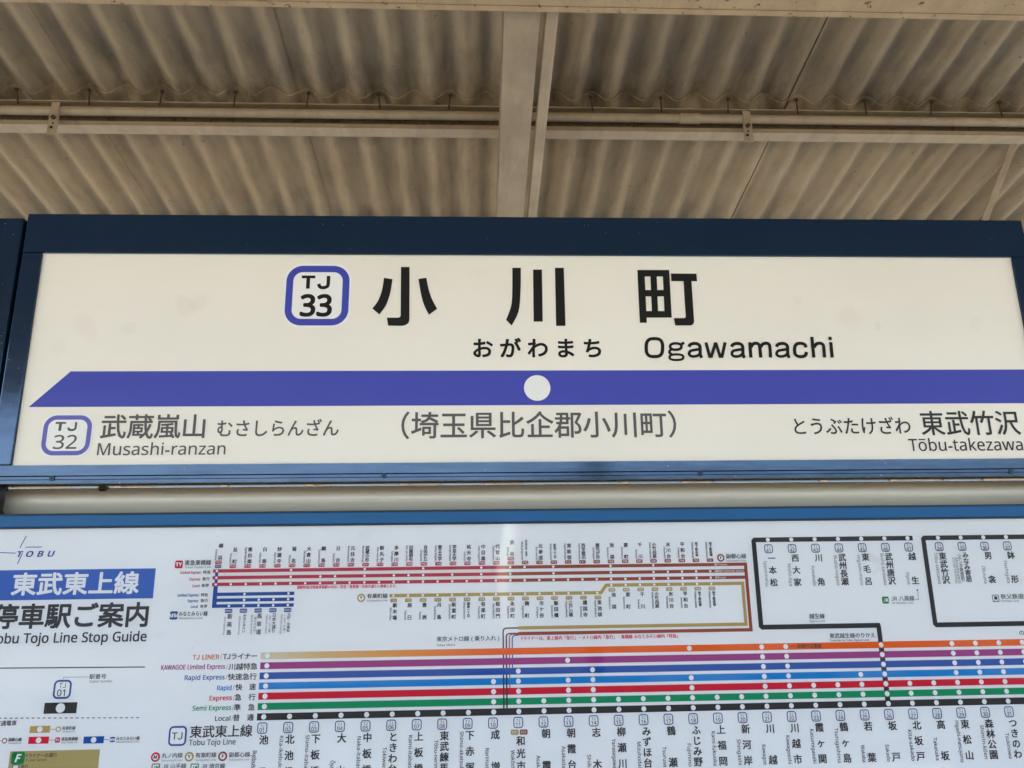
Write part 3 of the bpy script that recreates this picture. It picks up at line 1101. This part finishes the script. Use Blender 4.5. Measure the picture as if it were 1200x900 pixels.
q.build('line_lettering', pn)

# --- upper left: three rose lines turning brown, the sand line and three blue lines
C0 = P(253, 686.3)[0]
C34 = P(832.8, 677)[0]
CX = lambda i: C0 + (C34 - C0) * i / 34.0
zrose = [np.mean([P(250, 670.5)[1], P(598.3, 664.2)[1], P(766, 661.7)[1]]), np.mean([P(249, 678.3)[1], P(598, 671.8)[1], P(766, 669.7)[1]]), np.mean([P(248, 686.2)[1], P(598, 679.5)[1], P(766, 677.3)[1]])]
W5 = 0.0051
xbr = CX(19.6)
q = MB()
for z in zrose:
    q.rect(CX(0) - 0.006, xbr, z - W5 / 2, z + W5 / 2, B2, I('rose'))
q.rect(CX(0) - 0.006, xbr, zrose[2], zrose[0], B1, M['halo'])
q.build('route_line', pn)['label'] = 'triple rose red line of the map'
q = MB()
xo = P(876.5, 700)[0] + 0.003
xi = xo - 0.0052
zbt = P(745, 740)[1]
for z in zrose:
    q.rect(xbr, xi + 0.0005, z - W5 / 2, z + W5 / 2, B2, I('brn'))
q.rect(xi, xo, zbt - 0.0028, zrose[0] + W5 / 2, B2 + .00003, I('brn'))
XT = P(607.5, 740)[0]
q.rect(XT, xi, zbt - 0.0028, zbt + 0.0022, B2, I('brn'))
q.build('route_line', pn)['label'] = 'triple brown line of the map'
s1 = [0, 5, 10, 14, 18, 20, 21, 23, 27, 30]
s2 = [0, 5, 7, 8, 10, 12, 13, 14, 16, 18, 20, 23, 27, 30, 31, 32, 33, 34]
q = MB()
for z, st in zip(zrose, (s1, s2, list(range(35)))):
    for i in st:
        q.disc(CX(i), z, 0.0019, B3 + .0001, I('wht'), 12)
lx = CX(34) + 0.007
for z, a, c in zip(zrose, ('急行 Express', '通勤急行 Commuter Express', '各停 Local'), (0, 0, 0)):
    write(q, a, lx, z, 0.0036, I('wht'), B3, dil=0.01)
q.build('stop_dots', pn)
q = MB()
ytan = P(457, 698.3)[1]
zup = np.mean([P(716, 685.3)[1], P(832, 684.5)[1]])
zlow = np.mean([P(457, 698.3)[1], P(564.7, 696.4)[1], P(699, 694.5)[1]])
xin = xi - 0.0022
zb2 = P(745, 733.6)[1]
pth = [(CX(12) - 0.006, zlow), (CX(26) + 0.006, zlow), (CX(26) + 0.0145, zup), (xin - 0.0024, zup), (xin - 0.0024, zb2), (XT, zb2)]
q.strip(pth, 0.0050, B2, I('tan'))
for i in range(12, 35):
    q.disc(CX(i), zlow if i < 27 else zup, 0.0019, B3 + .0001, I('wht'), 12)
q.build('route_line', pn)['label'] = 'sand coloured line of the map'

tn = '横浜 反町 東白楽 白楽 妙蓮寺 菊名 大倉山 綱島 日吉 元住吉 武蔵小杉 新丸子 多摩川 田園調布 自由が丘 都立大学 学芸大学 祐天寺 中目黒 代官山 渋谷 明治神宮前〈原宿〉 北参道 新宿三丁目 東新宿 西早稲田 雑司が谷 池袋 要町 千川 小竹向原 氷川台 平和台 地下鉄赤塚 地下鉄成増'.split()
tr = 'Yokohama Tammachi Higashi-hakuraku Hakuraku Myōrenji Kikuna Ōkurayama Tsunashima Hiyoshi Motosumiyoshi Musashi-kosugi Shin-maruko Tamagawa Den-en-chōfu Jiyūgaoka Toritsu-daigaku Gakugei-daigaku Yūtenji Naka-meguro Daikan-yama Shibuya Meiji-jingumae Kita-sando Shinjuku-sanchome Higashi-shinjuku Nishi-waseda Zoshigaya Ikebukuro Kanamecho Senkawa Kotake-mukaihara Hikawadai Heiwadai Chikatetsu-akatsuka Chikatetsu-narimasu'.split()
for i, (s, r) in enumerate(zip(tn, tr)):
    q = MB()
    x = CX(i) + 0.0010
    key = 'rose' if i < 20 else 'brn'
    code = ('TY%02d' % (21 - i)) if i < 20 else ('F%02d' % (36 - i))
    zc = zrose[0] + 0.0069
    zk = 0.0
    if i in (0, 20):
        k2, c2 = ('mmb', 'MM01') if i == 0 else ('rose', 'TY01')
        q.ring_rrect(x, zc, 0.0105, 0.0052, 0.0016, 0.0022, B2, I(k2), I(k2), 3)
        write(q, c2, x, zc, 0.0040, I('wht'), B3, 'c')
        zk = 0.0062
    q.ring_rrect(x, zc + zk, 0.0105, 0.0056, 0.0016, 0.0022, B2, I(key), I(key), 3)
    write(q, code, x, zc + zk, 0.0044, I('wht'), B3, 'c', dil=0.01)
    zb = zc + zk + 0.0034
    hh = 0.0072
    tall = 0.0320 if len(s) > 5 else 0.0255
    vname(q, s.replace('〈', '︿').replace('〉', '﹀'), x + 0.0022, zb + tall, zb, hh, I('txt'), 0.032)
    ln = min(len(r) * 0.0021, tall)
    write(q, r, x - 0.0042, zb + ln + 0.0002, 0.0042, I('txt'), B2, 'l', mode='r', fit=ln, dil=0.02)
    q.build('station_lettering', pn)
yn = '新木場 辰巳 豊洲 月島 新富町 銀座一丁目 有楽町 桜田門 永田町 麹町 市ケ谷 飯田橋 江戸川橋 護国寺 東池袋 池袋 要町 千川 小竹向原 氷川台 平和台 地下鉄赤塚 地下鉄成増'.split()
yr = 'Shin-kiba Tatsumi Toyosu Tsukishima Shintomicho Ginza-itchome Yurakucho Sakuradamon Nagatacho Kojimachi Ichigaya Iidabashi Edogawabashi Gokokuji Higashi-ikebukuro Ikebukuro Kanamecho Senkawa Kotake-mukaihara Hikawadai Heiwadai Chikatetsu-akatsuka Chikatetsu-narimasu'.split()
for j, (s, r) in enumerate(zip(yn, yr)):
    q = MB()
    i = 12 + j
    x = CX(i) + 0.0006
    z0 = (zlow if i < 27 else zup) - 0.0072
    q.ring_rrect(x, z0, 0.0105, 0.0056, 0.0016, 0.0022, B2, I('tan'), I('tan'), 3)
    write(q, 'Y%02d' % (24 - j), x, z0, 0.0044, I('wht'), B3, 'c', dil=0.01)
    zt = z0 - 0.0040
    vname(q, s, x + 0.0022, zt, zt - 0.0255, 0.0072, I('txt'), 0.032)
    ln = min(len(r) * 0.0021, 0.0255)
    write(q, r, x - 0.0042, zt - 0.0255 + ln, 0.0042, I('txt'), B2, 'l', mode='r', fit=ln, dil=0.02)
    q.build('station_lettering', pn)

# blue lines at far left
q = MB()
zmm = [P(300, 695.9)[1], P(300, 702.8)[1], P(300, 709.6)[1]]
xm1 = P(344.5, 703)[0]
xv0 = P(249.3, 700)[0]
xv1 = xv0 + 0.0066
for z in zmm:
    q.rect(xv1, xm1, z - W5 / 2, z + W5 / 2, B2, I('mmb'))
q.rect(xv0, xv1, zmm[2] - W5 / 2, zrose[2] - W5 / 2, B2, I('mmb'))
for k in (0, 1):
    q.rect(xv0 + 0.001, xv1 - 0.001, zrose[k + 1] + W5 / 2, zrose[k] - W5 / 2, B2, I('mmb'))
mx = [P(268.5, 709)[0] + 0.02245 * k for k in range(5)]
for z, st in zip(zmm, ((1, 4), (1, 2, 3, 4), (0, 1, 2, 3, 4))):
    for k in st:
        q.disc(mx[k], z, 0.0019, B3 + .0001, I('wht'), 12)
q.build('route_line', pn)['label'] = 'triple dark blue line of the map'
mn = '新高島 みなとみらい 馬車道 日本大通り 元町・中華街'.split()
mrm = 'Shin-takashima Minatomirai Bashamichi Nihon-odori Motomachi-Chukagai'.split()
sub = ['', '', '〈横浜市役所〉', '〈県庁・大さん橋〉', '〈山下公園〉']
for k, (s, r) in enumerate(zip(mn, mrm)):
    q = MB()
    x = mx[k]
    z0 = zmm[2] - 0.0074
    q.ring_rrect(x, z0, 0.0118, 0.0062, 0.0018, 0.0026, B2, I('mmb'), I('mmb'), 3)
    write(q, 'MM%02d' % (k + 2), x, z0, 0.0044, I('wht'), B3, 'c')
    zt = z0 - 0.0042
    vname(q, s, x + 0.0026, zt, zt - 0.0315, 0.0080, I('txt'), 0.02)
    if sub[k]:
        vname(q, sub[k].replace('〈', '︿').replace('〉', '﹀'), x - 0.0036, zt - 0.001, zt - 0.0315, 0.0040, I('txt'), 0.0)
        write(q, r, x - 0.0084, zt - 0.002, 0.0040, I('txt'), B2, 'l', mode='r', fit=0.029)
    else:
        write(q, r, x - 0.0046, zt - 0.0040, 0.0040, I('txt'), B2, 'l', mode='r', fit=0.027)
    q.build('station_lettering', pn)


def round_mark(q, px, py, rp, key, ch):
    x, z = P(px, py)
    r = rp * 0.00127
    q.disc(x, z, r, B1, I(key), 28)
    q.disc(x, z, r * 0.62, B2, I('wht'), 24)
    write(q, ch, x, z + 0.0002, r * 0.95, I('txt'), B3, 'c', dil=0.02, latin='bold')


def square_mark(q, px, py, sp, key, ch, tcol='wht', ring=False):
    x, z = P(px, py)
    r = sp * 0.00127
    if ring:
        q.ring_rrect(x, z, r, r, r * 0.12, r * 0.12, B1, I(key), I('wht'), 3)
    else:
        q.ring_rrect(x, z, r, r, r * 0.2, r * 0.3, B1, I(key), I(key), 4)
    if ch:
        write(q, ch, x, z, r * 0.66, I(tcol), B3, 'c', dil=0.01, latin='bold')


q = MB()
square_mark(q, 209.7, 661.4, 9.4, 'red', 'TY')
px_line(q, '東急東横線', 216.5, 247.5, 659.6, 6.6, I('txt'), B2, 0.02, res=2)
px_line(q, 'Tokyu Toyoko Line', 216.5, 247.3, 664.8, 3.2, I('txt'), B2, 0.0, res=1)
for k, (en, ja, ex, jx) in enumerate((('Limited Express', '特急', (211, 235.5), (238, 247)), ('Express', '急行', (222, 235), (237, 246)), ('Local', '各停', (225.5, 234), (236, 245)))):
    yc = (671, 678.8, 686.6)[k]
    px_line(q, en, *ex, yc, 4.4, I('rose'), B2, 0.02, res=1)
    px_line(q, ja, *jx, yc - 0.4, 4.2, I('txt'), B2, 0.02, res=2)
for k, (en, ja, ex, jx) in enumerate((('Limited Express', '特急', (208, 233), (235.5, 244)), ('Express', '急行', (220, 232.5), (235, 244)), ('Local', '各停', (223.5, 232), (234.5, 243)))):
    yc = (697.6, 704.2, 710.9)[k]
    px_line(q, en, *ex, yc, 4.4, I('mmb'), B2, 0.02, res=1)
    px_line(q, ja, *jx, yc - 0.4, 4.2, I('txt'), B2, 0.02, res=2)
square_mark(q, 203.7, 721.2, 9.6, 'mmb', 'MM')
px_line(q, 'みなとみらい線', 209.5, 243.5, 719.4, 6.2, I('txt'), B2, 0.015, res=2)
px_line(q, 'Minatomirai Line', 209.5, 237.5, 724.6, 3.2, I('txt'), B2, 0.0, res=1)
px_line(q, '通勤特急は特急停車駅のほか、日吉・馬車道・日本大通りに停車します。', 348, 467, 688.4, 4.4, I('red'), B2, 0.02, res=1)
round_mark(q, 423.3, 700.6, 5.0, 'tan', 'Y')
px_line(q, '有楽町線', 430, 454.5, 698.6, 6.2, I('txt'), B2, 0.015, res=2)
px_line(q, 'Yurakucho Line', 430, 454.3, 703.8, 3.2, I('txt'), B2, 0.0, res=1)
round_mark(q, 844.6, 653.7, 4.8, 'brn', 'F')
px_line(q, '副都心線', 850.5, 874.5, 652.0, 6.2, I('txt'), B2, 0.015, res=2)
px_line(q, 'Fukutoshin Line', 850.7, 874.3, 657.0, 3.0, I('txt'), B2, 0.0, res=1)
px_line(q, '東京メトロ線 ( 乗り入れ )', 511.5, 585.5, 749.0, 6.4, I('txt'), B2, 0.015, res=2)
px_line(q, 'Tokyo Metro', 511.5, 533.5, 756.0, 3.4, I('txt'), B2, 0.01, res=1)
px_line(q, 'Fライナーは、東上線内「急行」・メトロ線内「急行」・東横線 みなとみらい線内「特急」', 610.5, 797.5, 748.3, 5.2, I('red'), B2, 0.02, res=1)
q.build('line_lettering', pn)

# thin through-service lines
q = MB()
tx = [P(590, 780)[0], P(593.6, 780)[0], P(597.2, 780)[0], P(600.6, 780)[0]]


def hook(x, ztop, zend, xe, wd, key, lift, r=0.0045, foot=None):
    pts = [(xe, ztop), (x + r, ztop), (x + r * 0.3, ztop - r * 0.3), (x, ztop - r), (x, zend + (r if foot else 0))]
    if foot:
        pts += [(x + r * 0.3, zend + r * 0.3), (x + r, zend), (foot, zend)]
    q.strip(pts, wd, lift, I(key))


hook(tx[0], zb2 + 0.0000, ROWZ[6] + 0.004, XT, 0.0021, 'k', B1 + 0.00004)
hook(tx[1], zbt - 0.0000, ROWZ[6] + 0.004, XT, 0.0021, 'k', B1 + 0.00008)
hook(tx[2], zbt - 0.0012, ROWZ[4] + 0.004, XT, 0.0016, 'rose', B1 + 0.00012)
hook(tx[3], zbt - 0.0026, ROWZ[2] + 0.004, XT, 0.0016, 'mmb', B1 + 0.00016)
for xx in tx[:2]:
    q.rect(xx - 0.00105, xx + 0.00105, ROWZ[6], ROWZ[3] + 0.0049, B2 + 0.00008, I('k'))
q.build('through_line', pn)

# --- two black branch loops at the upper right
q = MB()
WB = 0.0074
zt = P(980, 631.6)[1]
zbm = np.mean([P(900, 734.6)[1], P(1020, 733.2)[1]])
xl_ = P(884, 640)[0] - 0.0006
bx_ = [P(899.5, 631.5)[0] + (P(1063.2, 630.5)[0] - P(899.5, 631.5)[0]) * k / 6 for k in range(7)]
q.strip([(P(1069.3, 630)[0], zt), (xl_ + 0.002, zt), (xl_, zt - 0.002), (xl_, zbm + 0.002), (xl_ + 0.002, zbm), (SX(25) - 0.0005, zbm), (SX(25) + 0.0, zbm - 0.002), (SX(25), ROWZ[0] + 0.004)], WB, B2, I('k'))
for x in bx_:
    q.disc(x, zt, 0.0034, B3 + .0001, I('wht'), 16)
q.build('route_line', pn)['label'] = 'black branch line of the map looping down to the coloured lines'
q = MB()
zt2 = np.mean([P(1098, 630.2)[1], P(1178, 629.3)[1]])
xl2 = P(1083, 640)[0]
zb3 = P(1150, 731.4)[1]
b2x = [P(1098.8, 630)[0] + (P(1178.5, 629.5)[0] - P(1098.8, 630)[0]) * k / 3 for k in range(5)]
q.strip([(1.12, zt2), (xl2 + 0.002, zt2), (xl2, zt2 - 0.002), (xl2, zb3 + 0.002), (xl2 + 0.002, zb3), (1.12, zb3)], WB, B2, I('k'))
for x in b2x:
    q.disc(x, zt2, 0.0034, B3 + .0001, I('wht'), 16)
q.build('route_line', pn)['label'] = 'black branch line of the map at the right edge'
on = '一本松 西大家 川角 武州長瀬 東毛呂 武州唐沢 越生'.split()
orr = 'Ipponmatsu Nishi-ōya Kawakado Bushū-nagase Higashi-moro Bushū-karasawa Ogose'.split()
yo = '東武竹沢 みなみ寄居 男衾 鉢形 玉淀'.split()
yor = 'Tōbu-takezawa Minami-yorii Obusuma Hachigata Tamayodo'.split()
for k, (s, r) in enumerate(list(zip(on, orr)) + list(zip(yo, yor))):
    first = k < 7
    x = bx_[k] if first else b2x[k - 7]
    z0 = (zt if first else zt2) - 0.0143
    q = MB()
    small_badge(q, x, z0, str(41 + k if first else 34 + k - 7), 0.0140, 0.0142)
    zt_ = z0 - 0.0088
    ze = zt_ - 0.0505
    vname(q, s, x + 0.0035, zt_, ze, 0.0128, I('txt'))
    ln = min(len(r) * 0.0040, 0.050)
    if s == 'みなみ寄居':
        vname(q, '︿ホンダ寄居前﹀', x - 0.0065, zt_, ze, 0.0068, I('txt'), 0.01)
        write(q, r, x - 0.0125, ze + 0.0420, 0.0070, I('txt'), B2, 'l', mode='r', fit=0.041)
        write(q, '(Honda Yorii-mae)', x - 0.0172, ze + 0.0420, 0.0050, I('txt'), B2, 'l', mode='r', fit=0.041)
    else:
        write(q, r, x - 0.0075, ze + ln, 0.0072, I('txt'), B2, 'l', mode='r', fit=ln)
    q.build('station_lettering', pn)
q = MB()
square_mark(q, 1037.6, 703.2, 8.6, 'jr', 'JR')
px_line(q, 'JR 八高線', 1043.8, 1071.5, 701.6, 6.6, I('txt'), B2, 0.01, res=2)
px_line(q, 'JR Hachiko Line', 1044.5, 1070, 706.7, 3.2, I('txt'), B2, 0.0, res=1)
q.strip([P(1072, 702.5), P(1076.2, 702.4), P(1075.3, 693)], 0.0006, B2, I('txt'))
q.disc(*P(1074.8, 691.6), 0.0014, B2, I('txt'), 10)
px_line(q, '越生線', 948, 966.5, 722.3, 6.4, I('txt'), B2, 0.015, res=2)
px_line(q, 'Ogose Line', 948.5, 967, 728.0, 3.2, I('txt'), B2, 0.0, res=1)
px_line(q, '東武越生線のりかえ', 971.8, 1026, 745.2, 6.3, I('txt'), B2, 0.015, res=2)
px_line(q, 'Transfer to Tobu Ogose Line', 972.5, 1018.5, 750.6, 3.2, I('txt'), B2, 0.01, res=1)
square_mark(q, 1166.7, 701.2, 9.0, 'gry', '', ring=True)
x_, z_ = P(1166.7, 701.2)
q.rect(x_ - 0.0026, x_ + 0.0026, z_ - 0.0018, z_ + 0.0032, B3, I('txt'))
q.strip([(x_ - 0.0015, z_ - 0.002), (x_ - 0.003, z_ - 0.0042)], 0.0008, B3, I('txt'))
q.strip([(x_ + 0.0015, z_ - 0.002), (x_ + 0.003, z_ - 0.0042)], 0.0008, B3, I('txt'))
px_line(q, '秩父鉄道線', 1172.3, 1206, 699.2, 6.4, I('txt'), B2, 0.01, res=2)
px_line(q, 'Chichibu Line', 1172.5, 1194, 704.3, 3.2, I('txt'), B2, 0.0, res=1)
px_line(q, 'のりかえ', 1193.5, 1222, 741.5, 6.6, I('txt'), B2, 0.015, res=2)
q.build('branch_lettering', pn)

# --- title column at far left
q = MB()
xe = P(181.0, 683)[0]
za_, zb_ = P(90, 667.2)[1], P(90, 702.4)[1]
q.rect(MX0 + 0.05, xe, zb_, za_, B1, I('ttl'))
px_line(q, '東武東上線', 13.5, 163.5, 685.2, 27.5, I('wht'), B2, 0.030, res=3)
q.build('title_block', pn)
q = MB()
px_line(q, '停車駅ご案内', -9, 176, 723.3, 30.5, I('txt'), B2, 0.028, res=3)
px_line(q, 'Tobu Tojo Line Stop Guide', -12.5, 172.3, 748.6, 15.8, I('txt'), B2, 0.018, res=3, slant=0.0)
q.build('map_title', pn)
q = MB()
px_line(q, 'T O B U', 19.5, 64.5, 649.4, 9.6, I('logo'), B2, 0.004, latin='bold', res=3, slant=0.28)
for a, c_, wd in (((0, 647.6), (18.5, 648.2), 0.0012), ((31, 628), (23.5, 642), 0.0013), ((26.5, 648), (20.5, 661), 0.0013), ((30, 641.2), (49, 641.0), 0.0012)):
    q.strip([P(*a), P(*c_)], wd, B2, I('logo'))
q.build('company_logo', pn)
q = MB()
q.strip([P(-30, 783.2), P(170, 781.6)], 0.0016, B2, I('txt'))
x_, z_ = P(73.2, 807.8)
q.ring_rrect(x_, z_, 0.0262, 0.0268, 0.0072, 0.0028, B2, I('navy'), I('wht'), 6)
write(q, 'TJ', x_, z_ + 0.0055, 0.0095, I('txt'), B3, 'c', dil=0.0)
write(q, '01', x_, z_ - 0.0048, 0.0130, I('txt'), B3, 'c', dil=0.012)
q.strip([P(104, 793.2), P(74.7, 793.6), P(74.6, 796)], 0.0006, B2, I('gry'))
px_line(q, '駅番号', 104.8, 125, 793.0, 6.4, I('txt'), B2, 0.015, res=2)
px_line(q, 'Station Number', 105, 132, 798.6, 3.8, I('txt'), B2, 0.0, res=1)


def flag(px0, px1, py0, py1, key, dot):
    x0, z0 = P(px0, py1)
    x1, z1 = P(px1, py0)
    sk = 0.0
    q.poly([(x0, z0), (x1 - sk, z0), (x1, z1), (x0 + sk, z1)], B2, I(key))
    q.disc((x0 + x1) / 2, (z0 + z1) / 2, dot, B3, I('wht'), 20)


flag(51, 91, 822.8, 836.5, 'k', 0.0067)
for k in range(26):
    px = -1.5 + 6.45 * k
    q.strip([P(px, 841.6 - px * 0.004), P(px + 3.4, 841.6 - px * 0.004)], 0.0012, B2, I('txt'))
px_line(q, '直通電車', -5, 19.8, 847.8, 6.6, I('txt'), B2, 0.02, res=2)
flag(34.5, 59.3, 850.4, 859.0, 'tan', 0.0040)
flag(33, 57.8, 863.0, 871.8, 'red', 0.0040)
flag(97.5, 122.3, 862.6, 871.4, 'blu', 0.0040)
for a, c_, mk, t1, t2, xa in ((59, 854.5, ('c', 'tan', ''), '有楽町線', 'Yurakucho Line', 73), (58, 867.2, ('s', 'red', 'TY'), '東急東横線', 'Tokyu Toyoko Line', 72), (122, 866.6, ('s', 'mmb', 'MM'), 'みなとみらい線', 'Minatomirai Line', 136.5), (-12, 868, ('c', 'brn', ''), '副都心線', 'Fukutoshin Line', 10)):
    xm_ = xa - 4.6
    q.strip([P(a, c_), P(xm_ - 3, c_)], 0.0006, B1, I('txt'))
    (round_mark if mk[0] == 'c' else square_mark)(q, xm_, c_, 3.0 if mk[0] == 'c' else 5.6, mk[1], mk[2])
    wd_ = len(t1) * 3.9
    px_line(q, t1, xa, xa + wd_, c_ - 1.1, 4.6, I('txt'), B2, 0.02, res=2)
    px_line(q, t2, xa, xa + wd_ * 0.97, c_ + 2.8, 2.8, I('txt'), B2, 0.0, res=1)
q.build('legend', pn)
q = MB()
x0, z1 = P(12.2, 880.5)
x1 = P(117, 880.5)[0]
q.rect(x0, x1, EYE - 0.36, z1, B1, I('box'))
x_, z_ = P(21.2, 888.2)
q.ring_rrect(x_, z_, 0.0196, 0.0172, 0.004, 0.006, B2, I('fgr'), I('fgr'), 5)
write(q, 'F', x_, z_, 0.0145, I('wht'), B3, 'c', dil=0.02, latin='bold', slant=0.25)
px_line(q, 'Fライナーの運行', 30.5, 67, 885.6, 5.6, I('txt'), B2, 0.015, res=2)
px_line(q, 'F Liner Service', 30.5, 55, 890.8, 3.8, I('txt'), B2, 0.01, res=1)
x_, z_ = P(18.5, 899)
q.ring_rrect(x_, z_, 0.0105, 0.0084, 0.0016, 0.0018, B2, I('gry'), I('wht'), 4)
px_line(q, '急行', 24.5, 33, 898.4, 5.2, I('txt'), B2, 0.015, res=2)
q.build('legend', pn)
q = MB()
x_, z_ = P(208.2, 862.4)
q.ring_rrect(x_, z_, 0.0262, 0.0274, 0.0066, 0.0026, B2, I('navy'), I('wht'), 6)
write(q, 'TJ', x_, z_, 0.0135, I('txt'), B3, 'c', dil=0.012, fit=0.0165)
px_line(q, '東武東上線', 222.3, 296, 858.0, 15.2, I('txt'), B2, 0.018, res=3)
px_line(q, 'Tobu Tojo Line', 221.5, 276.5, 870.2, 9.0, I('txt'), B2, 0.012, res=2)
for px, ch, key, t1, t2 in ((182.3, 'M', 'red', '丸ノ内線', 'Marunouchi Line'), (221.8, 'Y', 'tan', '有楽町線', 'Yurakucho Line'), (261, 'F', 'brn', '副都心線', 'Fukutoshin Line')):
    round_mark(q, px, 887.2 - (px - 182) * 0.012, 5.2, key, ch)
    px_line(q, t1, px + 7.2, px + 32, 885.6 - (px - 182) * 0.012, 6.6, I('txt'), B2, 0.012, res=2)
    px_line(q, t2, px + 7.2, px + 31.5, 891.2 - (px - 182) * 0.012, 3.3, I('gry'), B2, 0.0, res=1)
for px, ch, key, t1 in ((182.5, 'JY', 'jr', 'JR 山手線'), (228, 'JA', 'fgr', 'JR 埼京線')):
    square_mark(q, px, 900.0, 9.6, key, ch, 'txt', True)
    px_line(q, t1, px + 7.5, px + 36, 898.2, 6.6, I('txt'), B2, 0.012, res=2)
q.strip([P(292, 885.3), P(295.6, 885.2), P(294.6, 903)], 0.0006, B2, I('gry'))
q.build('line_lettering', pn)
print('verts', sum(len(o.data.vertices) for o in bpy.data.objects if o.type == 'MESH'))
